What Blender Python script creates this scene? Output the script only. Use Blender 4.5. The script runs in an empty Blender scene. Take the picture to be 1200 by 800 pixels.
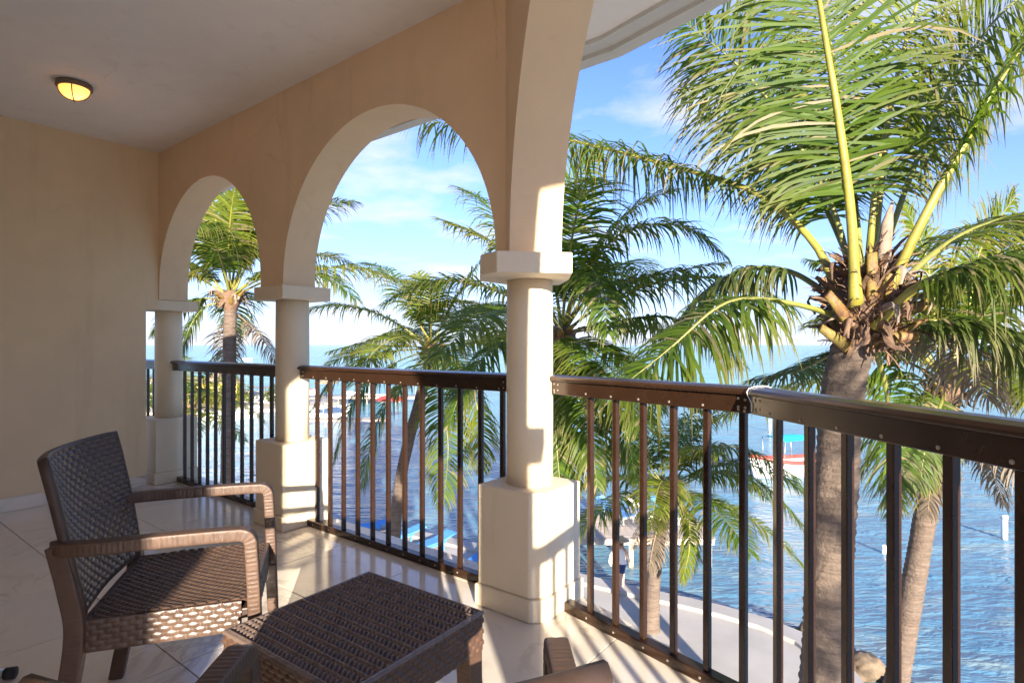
import bpy, bmesh, math, random
from mathutils import Vector, Matrix, noise
R = math.radians
sc = bpy.context.scene
COL = sc.collection

# ------------------------------------------------------------------ camera
EYE = 1.19
FPX = 668.0
cam_d = bpy.data.cameras.new("camera")
cam = bpy.data.objects.new("camera", cam_d)
COL.objects.link(cam)
cam.location = (0, 0, EYE)
cam.rotation_euler = (R(90), 0, 0)
cam_d.sensor_width = 36.0
cam_d.lens = FPX / 1200 * 36
cam_d.shift_y = 4 / 1200
cam_d.clip_start = 0.02
cam_d.clip_end = 40000
sc.camera = cam

# ------------------------------------------------------------------ sky and sun
SUN_K, SUN_TAN = 0.214, 0.246
sun_vec = Vector((SUN_K, -1, SUN_TAN * math.hypot(SUN_K, 1))).normalized()
SUN_EL = math.asin(sun_vec.z)
SUN_AZ = math.atan2(sun_vec.x, sun_vec.y)
world = bpy.data.worlds.new("World")
sc.world = world
world.use_nodes = True
wn, wl = world.node_tree.nodes, world.node_tree.links
wn.clear()
w_out = wn.new("ShaderNodeOutputWorld")
w_bg = wn.new("ShaderNodeBackground")
w_bg.inputs[1].default_value = 0.10
w_sky = wn.new("ShaderNodeTexSky")
w_sky.sky_type = 'NISHITA'
w_sky.sun_disc = False
w_sky.sun_elevation = SUN_EL
w_sky.sun_rotation = SUN_AZ
w_sky.altitude = 0
w_sky.air_density = 1.0
w_sky.dust_density = 0.1
w_sky.ozone_density = 4.0
w_tc = wn.new("ShaderNodeTexCoord")
w_sep = wn.new("ShaderNodeSeparateXYZ")
wl.new(w_tc.outputs['Generated'], w_sep.inputs[0])
def wmath(op, a, b=None, clamp=False):
    n = wn.new("ShaderNodeMath"); n.operation = op; n.use_clamp = clamp
    for i, v in enumerate((a, b)):
        if v is None: continue
        if isinstance(v, (int, float)): n.inputs[i].default_value = v
        else: wl.new(v, n.inputs[i])
    return n.outputs[0]
zz = wmath('ADD', wmath('MAXIMUM', w_sep.outputs[2], 0.0), 0.10)
px_ = wmath('DIVIDE', w_sep.outputs[0], zz)
py_ = wmath('DIVIDE', w_sep.outputs[1], zz)
w_cmb = wn.new("ShaderNodeCombineXYZ")
wl.new(px_, w_cmb.inputs[0]); wl.new(py_, w_cmb.inputs[1])
def wnoise(scale, detail, rough, off):
    mp = wn.new("ShaderNodeMapping"); mp.inputs['Location'].default_value = off
    wl.new(w_cmb.outputs[0], mp.inputs[0])
    n = wn.new("ShaderNodeTexNoise"); n.inputs['Scale'].default_value = scale
    n.inputs['Detail'].default_value = detail; n.inputs['Roughness'].default_value = rough
    wl.new(mp.outputs[0], n.inputs['Vector'])
    return n.outputs[0]
c1 = wnoise(0.85, 8, 0.58, (3.1, 7.4, 0))
c2 = wnoise(0.22, 3, 0.5, (1.7, 2.2, 0))
cs = wmath('ADD', wmath('MULTIPLY', c1, 0.75), wmath('MULTIPLY', c2, 0.45))
w_rmp = wn.new("ShaderNodeValToRGB")
w_rmp.color_ramp.elements[0].position = 0.61; w_rmp.color_ramp.elements[0].color = (0, 0, 0, 1)
w_rmp.color_ramp.elements[1].position = 0.73; w_rmp.color_ramp.elements[1].color = (1, 1, 1, 1)
wl.new(cs, w_rmp.inputs[0])
c_mask = wmath('MULTIPLY', w_rmp.outputs[0], 0.9, True)
# thin milky veil low over the horizon, all round
veil = wmath('MULTIPLY', wmath('POWER', wmath('SUBTRACT', 1.0, wmath('MAXIMUM', w_sep.outputs[2], 0.0)), 6.0), 0.75)
w_tint = wn.new("ShaderNodeMix"); w_tint.data_type = 'RGBA'; w_tint.blend_type = 'MULTIPLY'
w_tint.inputs[0].default_value = 1.0
w_tint.inputs[7].default_value = (0.84, 0.80, 1.12, 1)
wl.new(w_sky.outputs[0], w_tint.inputs[6])
w_v = wn.new("ShaderNodeMix"); w_v.data_type = 'RGBA'
wl.new(veil, w_v.inputs[0]); wl.new(w_tint.outputs[2], w_v.inputs[6])
w_v.inputs[7].default_value = (1.9, 2.35, 3.15, 1)
w_mix = wn.new("ShaderNodeMix"); w_mix.data_type = 'RGBA'
wl.new(c_mask, w_mix.inputs[0]); wl.new(w_v.outputs[2], w_mix.inputs[6])
w_mix.inputs[7].default_value = (3.2, 3.2, 3.4, 1)
wl.new(w_mix.outputs[2], w_bg.inputs[0])
wl.new(w_bg.outputs[0], w_out.inputs[0])

sun_d = bpy.data.lights.new("sun", 'SUN')
sun_d.energy = 5.0
sun_d.angle = R(0.6)
sun_d.color = (1.0, 0.89, 0.74)
sun_o = bpy.data.objects.new("sun", sun_d)
sun_o.rotation_euler = (-sun_vec).to_track_quat('-Z', 'Y').to_euler()
sun_o.location = (3, -8, 9)
COL.objects.link(sun_o)

sc.view_settings.view_transform = 'Standard'
sc.view_settings.look = 'None'
sc.view_settings.gamma = 1.0
sc.view_settings.use_curve_mapping = False
sc.view_settings.exposure = 1.8
sc.render.engine = 'CYCLES'
sc.cycles.max_bounces = 10
sc.cycles.diffuse_bounces = 6
sc.cycles.glossy_bounces = 4
sc.cycles.transparent_max_bounces = 8

# ------------------------------------------------------------------ helpers
rnd = random.Random(7)
def P(x, y, d):
    """a point seen at photograph pixel (x, y) at distance d in front of the eye"""
    return Vector(((x - 600) / FPX * d, d, EYE - (y - 404) / FPX * d))

def tag(o, label=None, cat=None, group=None, kind=None):
    if label: o["label"] = label
    if cat: o["category"] = cat
    if group: o["group"] = group
    if kind: o["kind"] = kind
    return o

def empty(name, loc=(0, 0, 0), rz=0.0):
    o = bpy.data.objects.new(name, None)
    o.empty_display_size = 0.1
    o.location = loc; o.rotation_euler = (0, 0, rz)
    COL.objects.link(o)
    return o

class MB:
    """collects geometry of ONE part"""
    def __init__(s):
        s.v, s.f, s.sm, s.mi, s.tint = [], [], [], [], {}
    def add(s, vs, fs, smooth=False, mi=0):
        b = len(s.v)
        s.v.extend([tuple(v) for v in vs])
        for f in fs:
            s.f.append(tuple(i + b for i in f)); s.sm.append(smooth); s.mi.append(mi)
        return b
    def box(s, c, size, ax=None, mi=0):
        hx, hy, hz = size[0] / 2, size[1] / 2, size[2] / 2
        c = Vector(c)
        if ax is None: ax = (Vector((1, 0, 0)), Vector((0, 1, 0)), Vector((0, 0, 1)))
        vs = [c + ax[0] * (hx * i) + ax[1] * (hy * j) + ax[2] * (hz * k) for i in (-1, 1) for j in (-1, 1) for k in (-1, 1)]
        s.add(vs, [(0, 1, 3, 2), (4, 6, 7, 5), (0, 4, 5, 1), (2, 3, 7, 6), (0, 2, 6, 4), (1, 5, 7, 3)], False, mi)
    def prism(s, poly, z0, z1, mi=0):
        n = len(poly)
        vs = [(p[0], p[1], z0) for p in poly] + [(p[0], p[1], z1) for p in poly]
        fs = [tuple(range(n))[::-1], tuple(range(n, 2 * n))] + [(i, (i + 1) % n, n + (i + 1) % n, n + i) for i in range(n)]
        s.add(vs, fs, False, mi)
    def tube(s, pts, rad, seg=8, caps=True, smooth=True, mi=0, flat=1.0, up=None):
        pts = [Vector(p) for p in pts]
        n = len(pts)
        if not isinstance(rad, (list, tuple)): rad = [rad] * n
        ref = up
        vs = []
        prev = None
        for i, p in enumerate(pts):
            t = (pts[min(i + 1, n - 1)] - pts[max(i - 1, 0)])
            if t.length < 1e-9: t = Vector((0, 0, 1))
            t.normalize()
            if prev is None:
                a = Vector(ref) if ref is not None else (Vector((1, 0, 0)) if abs(t.x) < 0.8 else Vector((0, 1, 0)))
            else: a = prev
            a = (a - t * a.dot(t))
            if a.length < 1e-6: a = Vector((0, 1, 0)) - t * t.y
            a.normalize(); prev = a
            b = t.cross(a)
            for k in range(seg):
                an = 2 * math.pi * k / seg
                vs.append(p + a * (math.cos(an) * rad[i]) + b * (math.sin(an) * rad[i] * flat))
        fs = [(i * seg + k, i * seg + (k + 1) % seg, (i + 1) * seg + (k + 1) % seg, (i + 1) * seg + k) for i in range(n - 1) for k in range(seg)]
        if caps:
            fs.append(tuple(range(seg))[::-1]); fs.append(tuple(range((n - 1) * seg, n * seg)))
        s.add(vs, fs, smooth, mi)
    def lathe(s, prof, c=(0, 0, 0), seg=24, smooth=True, mi=0):
        vs, fs = [], []
        for r, z in prof:
            for k in range(seg):
                a = 2 * math.pi * k / seg
                vs.append((c[0] + r * math.cos(a), c[1] + r * math.sin(a), c[2] + z))
        n = len(prof)
        for i in range(n - 1):
            for k in range(seg):
                fs.append((i * seg + k, i * seg + (k + 1) % seg, (i + 1) * seg + (k + 1) % seg, (i + 1) * seg + k))
        fs.append(tuple(range(seg))[::-1]); fs.append(tuple(range((n - 1) * seg, n * seg)))
        s.add(vs, fs, smooth, mi)
    def grid(s, fn, nu, nv, smooth=True, mi=0, flip=False):
        vs = [fn(i / nu, j / nv) for i in range(nu + 1) for j in range(nv + 1)]
        w = nv + 1
        fs = []
        for i in range(nu):
            for j in range(nv):
                q = (i * w + j, (i + 1) * w + j, (i + 1) * w + j + 1, i * w + j + 1)
                fs.append(q[::-1] if flip else q)
        s.add(vs, fs, smooth, mi)
    def mesh(s, name, mats):
        me = bpy.data.meshes.new(name)
        me.from_pydata(s.v, [], s.f)
        if not isinstance(mats, (list, tuple)): mats = [mats]
        for m in mats: me.materials.append(m)
        me.polygons.foreach_set("use_smooth", s.sm)
        if len(mats) > 1: me.polygons.foreach_set("material_index", s.mi)
        if s.tint:
            at = me.color_attributes.new("tint", 'FLOAT_COLOR', 'POINT')
            buf = []
            for i in range(len(s.v)):
                t = s.tint.get(i, (0.5, 0.0, 0.0)); buf.extend((t[0], t[1], t[2], 1.0))
            at.data.foreach_set("color", buf)
        me.update()
        return me
    def build(s, name, mats, parent=None, bevel=0.0, bseg=2, recalc=False):
        me = s.mesh(name, mats)
        if bevel > 0 or recalc:
            bm = bmesh.new(); bm.from_mesh(me)
            if recalc: bmesh.ops.recalc_face_normals(bm, faces=bm.faces)
            if bevel > 0:
                eds = [e for e in bm.edges if len(e.link_faces) == 2 and e.calc_face_angle(0) > 0.5]
                bmesh.ops.bevel(bm, geom=eds, offset=bevel, segments=bseg, profile=0.5, affect='EDGES', clamp_overlap=True)
            bm.to_mesh(me); bm.free()
        o = bpy.data.objects.new(name, me)
        COL.objects.link(o)
        if parent is not None: o.parent = parent
        return o

def inst(o, name, parent, loc=(0, 0, 0), rot=(0, 0, 0)):
    c = bpy.data.objects.new(name, o.data); COL.objects.link(c)
    c.parent = parent; c.location = loc; c.rotation_euler = rot
    return c

def copy_tree(o, parent=None):
    c = o.copy(); COL.objects.link(c); c.parent = parent
    for ch in list(o.children): copy_tree(ch, c)
    return c

def catmull(pts, n):
    pts = [Vector(p) for p in pts]
    if len(pts) == 2: return [pts[0].lerp(pts[1], i / n) for i in range(n + 1)]
    ext = [pts[0] * 2 - pts[1]] + pts + [pts[-1] * 2 - pts[-2]]
    m = len(pts) - 1
    dense = []
    K = 24
    for i in range(m):
        p0, p1, p2, p3 = ext[i:i + 4]
        for k in range(K):
            t = k / K
            dense.append(0.5 * ((2 * p1) + (p2 - p0) * t + (2 * p0 - 5 * p1 + 4 * p2 - p3) * t * t + (3 * p1 - p0 - 3 * p2 + p3) * t ** 3))
    dense.append(pts[-1])
    L = [0]
    for i in range(1, len(dense)): L.append(L[-1] + (dense[i] - dense[i - 1]).length)
    out, j = [], 0
    for i in range(n + 1):
        s = L[-1] * i / n
        while j < len(L) - 2 and L[j + 1] < s: j += 1
        f = 0 if L[j + 1] == L[j] else (s - L[j]) / (L[j + 1] - L[j])
        out.append(dense[j].lerp(dense[j + 1], min(max(f, 0), 1)))
    return out

# ------------------------------------------------------------------ materials
MATS = {}
class NT:
    def __init__(s, name):
        s.m = bpy.data.materials.new(name); s.m.use_nodes = True
        s.n, s.l = s.m.node_tree.nodes, s.m.node_tree.links
        s.b = s.n["Principled BSDF"]; s.o = s.n["Material Output"]
        MATS[name] = s.m
    def new(s, t, **kw):
        n = s.n.new(t)
        for k, v in kw.items(): setattr(n, k, v)
        return n
    def set(s, **kw):
        for k, v in kw.items():
            s.b.inputs[k.replace('_', ' ')].default_value = v
    def coord(s, kind='Object', scale=(1, 1, 1), rot=(0, 0, 0)):
        tc = s.new("ShaderNodeTexCoord"); mp = s.new("ShaderNodeMapping")
        mp.inputs['Scale'].default_value = scale; mp.inputs['Rotation'].default_value = rot
        s.l.new(tc.outputs[kind], mp.inputs[0]); return mp.outputs[0]
    def geo(s, scale=(1, 1, 1)):
        g = s.new("ShaderNodeNewGeometry"); mp = s.new("ShaderNodeMapping")
        mp.inputs['Scale'].default_value = scale
        s.l.new(g.outputs['Position'], mp.inputs[0]); return mp.outputs[0]
    def noise(s, vec, scale, detail=4, rough=0.55, dist=0.0):
        n = s.new("ShaderNodeTexNoise")
        n.inputs['Scale'].default_value = scale; n.inputs['Detail'].default_value = detail
        n.inputs['Roughness'].default_value = rough; n.inputs['Distortion'].default_value = dist
        s.l.new(vec, n.inputs['Vector']); return n.outputs[0]
    def ramp(s, fac, stops):
        r = s.new("ShaderNodeValToRGB"); cr = r.color_ramp
        while len(cr.elements) < len(stops): cr.elements.new(0.5)
        for e, (p, c) in zip(cr.elements, stops):
            e.position = p
            e.color = (c[0], c[1], c[2], 1) if isinstance(c, (tuple, list)) else (c, c, c, 1)
        s.l.new(fac, r.inputs[0]); return r.outputs[0]
    def mix(s, fac, a, b, mode='MIX'):
        m = s.new("ShaderNodeMix", data_type='RGBA', blend_type=mode)
        for sock, v in ((0, fac), (6, a), (7, b)):
            if isinstance(v, (int, float)): m.inputs[sock].default_value = v
            elif isinstance(v, tuple): m.inputs[sock].default_value = (v[0], v[1], v[2], 1)
            else: s.l.new(v, m.inputs[sock])
        return m.outputs[2]
    def math(s, op, a, b=None, clamp=False):
        n = s.new("ShaderNodeMath", operation=op); n.use_clamp = clamp
        for i, v in enumerate((a, b)):
            if v is None: continue
            if isinstance(v, (int, float)): n.inputs[i].default_value = v
            else: s.l.new(v, n.inputs[i])
        return n.outputs[0]
    def bump(s, h, strength=0.3, dist=0.01):
        b = s.new("ShaderNodeBump"); b.inputs['Strength'].default_value = strength; b.inputs['Distance'].default_value = dist
        s.l.new(h, b.inputs['Height']); s.l.new(b.outputs[0], s.b.inputs['Normal']); return b
    def col(s, c): s.l.new(c, s.b.inputs['Base Color'])
    def rough(s, c): s.l.new(c, s.b.inputs['Roughness'])

def paint(name, base, var=0.06, rough=0.75, bump=0.12):
    t = NT(name); g = t.geo()
    n = t.noise(g, 1.7, 4, 0.6); n2 = t.noise(g, 170, 3, 0.6); n3 = t.noise(g, 9, 5, 0.65); n4 = t.noise(t.geo((5, 5, 0.7)), 1.6, 5, 0.65)
    trowel = t.noise(t.geo((1, 1, 2.2)), 26, 3, 0.55, 0.8)
    a = tuple(c * (1 - var) for c in base); b = tuple(min(1, c * (1 + var)) for c in base)
    c = t.ramp(n, [(0.3, a), (0.7, b)])
    c = t.mix(0.35, c, t.ramp(n3, [(0.35, tuple(x * 0.92 for x in base)), (0.65, base)]))
    c = t.mix(t.ramp(n4, [(0.56, 0.0), (0.74, 0.30)]), c, tuple(x * f for x, f in zip(base, (0.72, 0.70, 0.68))))
    vo = t.new("ShaderNodeTexVoronoi", feature='DISTANCE_TO_EDGE'); vo.inputs['Scale'].default_value = 1.15
    dv = t.new("ShaderNodeMix", data_type='RGBA'); dv.inputs[0].default_value = 0.10
    nz = t.new("ShaderNodeTexNoise"); nz.inputs['Scale'].default_value = 5.0; nz.inputs['Detail'].default_value = 5
    t.l.new(g, nz.inputs['Vector']); t.l.new(g, dv.inputs[6]); t.l.new(nz.outputs[1], dv.inputs[7]); t.l.new(dv.outputs[2], vo.inputs['Vector'])
    crack = t.math('MULTIPLY', t.ramp(vo.outputs[0], [(0.0, 1.0), (0.0035, 0.0)]), t.ramp(n, [(0.55, 0.0), (0.64, 0.30)]))
    c = t.mix(crack, c, tuple(x * 0.45 for x in base))
    t.col(c); t.set(Roughness=rough)
    h = t.math('ADD', t.math('MULTIPLY', n2, 0.30), t.math('ADD', n3, t.math('MULTIPLY', trowel, 0.55)))
    t.bump(h, bump * 2.0, 0.005)
    return t.m
M_TAN = paint("tan_wall_paint", (0.80, 0.58, 0.37), 0.07)
M_SOFF = paint("arch_soffit_paint", (0.77, 0.58, 0.37), 0.05)
M_END = paint("sand_wall_paint", (0.80, 0.62, 0.39), 0.07)
M_CREAM = paint("cream_plaster_paint", (0.78, 0.66, 0.48), 0.05, 0.6, 0.16)
M_CEIL = paint("ceiling_paint", (0.88, 0.82, 0.76), 0.04)
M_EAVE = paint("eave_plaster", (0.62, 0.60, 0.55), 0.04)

t = NT("marble_tile"); g = t.geo()
n = t.noise(g, 2.2, 7, 0.6, 1.6)
vein = t.ramp(n, [(0.46, 0.0), (0.5, 1.0), (0.54, 0.0)])
n2 = t.noise(g, 1.1, 3, 0.5); n3 = t.noise(g, 7, 6, 0.6, 0.6)
vm = t.math('MULTIPLY', vein, t.ramp(n2, [(0.45, 0.0), (0.62, 0.75)]))
oi = t.new("ShaderNodeObjectInfo")
cb = t.mix(n3, (0.68, 0.60, 0.49), (0.78, 0.71, 0.60))
cb = t.mix(t.math('MULTIPLY', oi.outputs['Random'], 0.4), cb, (0.66, 0.61, 0.54))
t.col(t.mix(vm, cb, (0.34, 0.27, 0.21)))
t.rough(t.ramp(n3, [(0.3, 0.10), (0.7, 0.17)])); t.set(Specular_IOR_Level=0.55)
t.bump(t.noise(g, 3.0, 2, 0.5), 0.03, 0.01)
M_TILE = t.m
M_GROUT = paint("grout", (0.38, 0.33, 0.27), 0.1)

t = NT("bronze_painted_metal"); g = t.geo()
n = t.noise(g, 14, 5, 0.65); n2 = t.noise(g, 180, 2, 0.5)
t.col(t.ramp(n, [(0.3, (0.028, 0.013, 0.007)), (0.75, (0.040, 0.019, 0.010))]))
sp = t.ramp(n2, [(0.70, 0.0), (0.76, 1.0)])
t.rough(t.ramp(n, [(0.3, 0.17), (0.7, 0.27)])); t.set(Metallic=0.1, Specular_IOR_Level=0.6)
t.bump(n2, 0.06, 0.002)
M_RAIL = t.m
t = NT("screw_steel"); t.set(Base_Color=(0.34, 0.30, 0.25, 1), Metallic=0.6, Roughness=0.4); M_SCREW = t.m
t = NT("white_plastic_tie"); t.set(Base_Color=(0.8, 0.77, 0.7, 1), Roughness=0.5); M_TIE = t.m

def rattan(name, lo, hi, rough=0.42):
    t = NT(name); g = t.coord('Object')
    n = t.noise(g, 30, 4, 0.6); n2 = t.noise(g, 4, 3, 0.5)
    c = t.ramp(n, [(0.3, lo), (0.7, hi)])
    c = t.mix(t.math('MULTIPLY', n2, 0.4), c, tuple(x * 1.25 for x in hi))
    t.col(c); t.rough(t.ramp(n, [(0.3, rough - 0.08), (0.7, rough + 0.1)])); t.set(Specular_IOR_Level=0.42)
    t.bump(t.noise(g, 420, 3, 0.6), 0.10, 0.002)
    return t.m
M_RAT = rattan("brown_resin_rattan", (0.052, 0.029, 0.019), (0.098, 0.055, 0.035), 0.43)
M_WEAVE = rattan("woven_resin_strand", (0.050, 0.031, 0.023), (0.096, 0.060, 0.043), 0.31)
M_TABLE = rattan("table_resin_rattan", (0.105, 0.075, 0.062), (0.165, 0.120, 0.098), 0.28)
M_RATD = rattan("dark_resin_frame", (0.036, 0.022, 0.017), (0.060, 0.037, 0.027), 0.43)

def leafmat(name, dark, light, tipc, trans, tw=0.45, rough=0.52):
    t = NT(name)
    at = t.new("ShaderNodeAttribute", attribute_name="tint")
    sp = t.new("ShaderNodeSeparateColor"); t.l.new(at.outputs['Color'], sp.inputs[0])
    c = t.mix(sp.outputs[0], dark, light)
    c = t.mix(t.math('POWER', sp.outputs[1], 3.0), c, tipc)
    c = t.mix(t.ramp(sp.outputs[2], [(0.80, 0.0), (0.92, 1.0)]), c, (0.30, 0.24, 0.13))
    t.col(c); t.set(Roughness=rough, Specular_IOR_Level=0.28)
    tr = t.new("ShaderNodeBsdfTranslucent")
    t.l.new(t.mix(0.6, c, trans), tr.inputs[0])
    ms = t.new("ShaderNodeMixShader"); ms.inputs[0].default_value = tw
    t.l.new(t.b.outputs[0], ms.inputs[1]); t.l.new(tr.outputs[0], ms.inputs[2])
    t.l.new(ms.outputs[0], t.o.inputs[0])
    return t.m
M_LEAF = leafmat("palm_leaf_green", (0.036, 0.082, 0.010), (0.105, 0.168, 0.016), (0.19, 0.16, 0.045), (0.20, 0.33, 0.02))
M_LEAFY = leafmat("palm_leaf_yellow_green", (0.085, 0.135, 0.011), (0.180, 0.215, 0.019), (0.25, 0.20, 0.045), (0.30, 0.38, 0.03))
M_LEAFD = leafmat("palm_leaf_dark", (0.034, 0.072, 0.014), (0.085, 0.132, 0.022), (0.18, 0.15, 0.07), (0.13, 0.21, 0.02), 0.38)
M_DRY = leafmat("palm_leaf_dry", (0.12, 0.090, 0.062), (0.22, 0.175, 0.125), (0.27, 0.23, 0.175), (0.35, 0.26, 0.16), 0.25, 0.7)

def simple(name, c, rough=0.5, metal=0.0, var=0.12, scale=6, bump=0.0, spec=0.5):
    t = NT(name); g = t.coord('Object')
    n = t.noise(g, scale, 5, 0.6)
    t.col(t.ramp(n, [(0.3, tuple(x * (1 - var) for x in c)), (0.7, tuple(min(1, x * (1 + var)) for x in c))]))
    t.set(Roughness=rough, Metallic=metal, Specular_IOR_Level=spec)
    if bump: t.bump(n, bump, 0.01)
    return t.m
M_RACH = simple("palm_rachis", (0.17, 0.17, 0.035), 0.45, 0, 0.25, 5)
M_RACHY = simple("palm_petiole_yellow", (0.25, 0.22, 0.035), 0.4, 0, 0.25, 7)
M_RACHD = simple("palm_rachis_dry", (0.27, 0.20, 0.13), 0.7, 0, 0.25, 5)
t = NT("cut_leaf_base"); g = t.geo()
n = t.noise(g, 9, 6, 0.7, 0.8)
t.col(t.ramp(n, [(0.32, (0.07, 0.035, 0.018)), (0.46, (0.17, 0.085, 0.025)), (0.58, (0.20, 0.15, 0.028)), (0.74, (0.15, 0.15, 0.028))]))
t.set(Roughness=0.6); t.bump(n, 0.5, 0.02)
M_STUB = t.m
M_FIBRE = simple("palm_fibre_sheath", (0.16, 0.095, 0.058), 0.85, 0, 0.4, 14, 0.6)
M_FIBREG = simple("grey_dry_sheath", (0.24, 0.185, 0.135), 0.8, 0, 0.3, 12, 0.5)
M_NUT = simple("coconut_husk", (0.16, 0.12, 0.03), 0.5, 0, 0.3, 6)

t = NT("palm_bark"); g = t.geo()
gz = t.geo((1, 1, 9)); n = t.noise(gz, 2.6, 6, 0.65, 0.4); n2 = t.noise(g, 22, 5, 0.65); n3 = t.noise(g, 1.2, 2, 0.5)
c = t.ramp(n, [(0.25, (0.040, 0.027, 0.020)), (0.5, (0.150, 0.104, 0.074)), (0.75, (0.27, 0.20, 0.148))])
c = t.mix(t.math('MULTIPLY', n3, 0.5), c, (0.17, 0.14, 0.115))
t.col(t.mix(t.ramp(n2, [(0.40, 0.0), (0.75, 0.5)]), c, (0.07, 0.048, 0.035)))
t.set(Roughness=0.85); t.bump(t.math('ADD', n, n2), 0.9, 0.03)
M_BARK = t.m

# ------------------------------------------------------------------ plan of the balcony (measured from the photograph)
TH = R(52.3)
uA = Vector((-math.sin(TH), math.cos(TH), 0))          # along the arcade, away to the left
nA = Vector((math.cos(TH), math.sin(TH), 0))           # outwards, to the sea
C3 = Vector((0.113, 2.413, 0))                         # inner corner of the near column's pedestal
TANA = math.tan(TH)
SP = 1.985
PED = 0.34
def A(t, n, z=0.0): return C3 + uA * t + nA * n + Vector((0, 0, z))
def onA(x, n):
    """distance along the arcade where the line at offset n is crossed by the view through column x"""
    r = (x - 600) / FPX
    o = C3 + nA * n
    return -(o.x - r * o.y) / (uA.x - r * uA.y)
W3A = R(9.7)
u3 = Vector((math.sin(W3A), -math.cos(W3A), 0))        # along the bay wall, towards the viewer
n3 = Vector((math.cos(W3A), math.sin(W3A), 0))
CEIL = 2.82
INS = 0.02                                             # wall face behind the pedestal face
WT = 0.23                                              # wall thickness
CAPB, CAPT = 1.487, 1.5765
tK = onA(592.7, INS)
K = A(tK, INS)
L3, J3, SPAN3 = 3.21, 0.103, 3.0
K4 = K + u3 * L3
W5A = R(8.5 - 45)
u5 = Vector((math.sin(W5A), -math.cos(W5A), 0))
n5 = Vector((math.cos(W5A), math.sin(W5A), 0))

# eave line
def dirv(deg): return Vector((math.sin(R(deg)), -math.cos(R(deg)), 0))
ne = (4.64 - (C3.x + TANA * C3.y)) * math.cos(TH)
E0 = A(6.5, ne); te = onA(725, ne); E1 = A(te, ne)
E2 = E1 + dirv(38.5) * 1.25
E3 = E2 + dirv(8.5) * 1.9
E4 = E3 + dirv(-21.5) * 1.25
E5 = E4 + dirv(-36.5) * 3.2
roof_poly = [E0, E1, E2, E3, E4, E5, Vector((-5.5, -4.5, 0)), Vector((-8, 2.0, 0))]

# ------------------------------------------------------------------ ceiling and eave
mb = MB()
mb.prism([(p.x, p.y) for p in roof_poly][::-1], CEIL, CEIL + 0.22)
tag(mb.build("ceiling", M_CEIL, recalc=True), kind="structure")
mb = MB()
cen = Vector((-2.0, 0.5, 0))
chain = [E0, E1, E2, E3, E4, E5]
def off_chain(ch, dist):
    """the chain moved outwards by dist (mitred)"""
    out = []
    for i, p in enumerate(ch):
        ns = []
        if i > 0:
            d = (ch[i] - ch[i - 1]).normalized(); ns.append(Vector((-d.y, d.x, 0)))
        if i < len(ch) - 1:
            d = (ch[i + 1] - ch[i]).normalized(); ns.append(Vector((-d.y, d.x, 0)))
        n = sum(ns, Vector()) / len(ns); n = n / max(n.length_squared, 1e-6) if len(ns) > 1 else n
        out.append(p + n * dist)
    return out
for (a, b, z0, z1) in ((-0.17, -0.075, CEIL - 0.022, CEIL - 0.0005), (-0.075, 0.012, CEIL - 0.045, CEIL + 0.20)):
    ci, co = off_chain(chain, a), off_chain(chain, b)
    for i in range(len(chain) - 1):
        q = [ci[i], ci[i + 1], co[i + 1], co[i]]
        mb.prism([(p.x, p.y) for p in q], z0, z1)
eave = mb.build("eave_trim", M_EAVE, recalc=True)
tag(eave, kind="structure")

# ------------------------------------------------------------------ floor: slab and marble tiles
outer = [A(6.0, 0.40), None]
RB = 38.5
d3 = dirv(RB); d4 = dirv(8.5); d5 = dirv(8.5 - 30)
R3a = Vector((0.229, 2.548, 0)); R3b = Vector((0.78, 1.849, 0))
R4b = R3b + d4 * 1.59
R5b = R4b + d5 * 0.89
o3 = Vector((math.cos(R(RB)), math.sin(R(RB)), 0)); o5 = Vector((math.cos(R(-21.5)), math.sin(R(-21.5)), 0))
ch = off_chain([R3a - d3 * 0.32, R3b, R4b, R5b + d5 * 0.3], 0.09)
floor_poly = [A(6.0, 0.38), A(0.05, 0.38)] + ch + [K4 + u5 * 2.6 + n5 * 0.4, Vector((-3.6, -4.2, 0)), Vector((-7.0, 2.4, 0))]
# convex hull keeps the clip simple
def hull(pts):
    pts = sorted((round(p.x, 5), round(p.y, 5)) for p in pts)
    def half(ps):
        h = []
        for p in ps:
            while len(h) > 1 and (h[-1][0] - h[-2][0]) * (p[1] - h[-2][1]) - (h[-1][1] - h[-2][1]) * (p[0] - h[-2][0]) <= 0: h.pop()
            h.append(p)
        return h
    a, b = half(pts), half(pts[::-1])
    return a[:-1] + b[:-1]
FP = hull(floor_poly)
mb = MB(); mb.prism(FP, -0.20, -0.006)
floor = mb.build("balcony_floor", M_GROUT, recalc=True)
tag(floor, kind="structure")
def clip(poly, clipper):
    out = poly
    n = len(clipper)
    for i in range(n):
        a, b = clipper[i], clipper[(i + 1) % n]
        inside = lambda p: (b[0] - a[0]) * (p[1] - a[1]) - (b[1] - a[1]) * (p[0] - a[0]) >= 0
        src, out = out, []
        for k in range(len(src)):
            p, q = src[k], src[(k + 1) % len(src)]
            ip, iq = inside(p), inside(q)
            if ip: out.append(p)
            if ip != iq:
                d1 = (b[0] - a[0]) * (p[1] - a[1]) - (b[1] - a[1]) * (p[0] - a[0])
                d2 = (b[0] - a[0]) * (q[1] - a[1]) - (b[1] - a[1]) * (q[0] - a[0])
                f = d1 / (d1 - d2); out.append((p[0] + (q[0] - p[0]) * f, p[1] + (q[1] - p[1]) * f))
        if not out: return []
    return out
TS = 0.60
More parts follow.
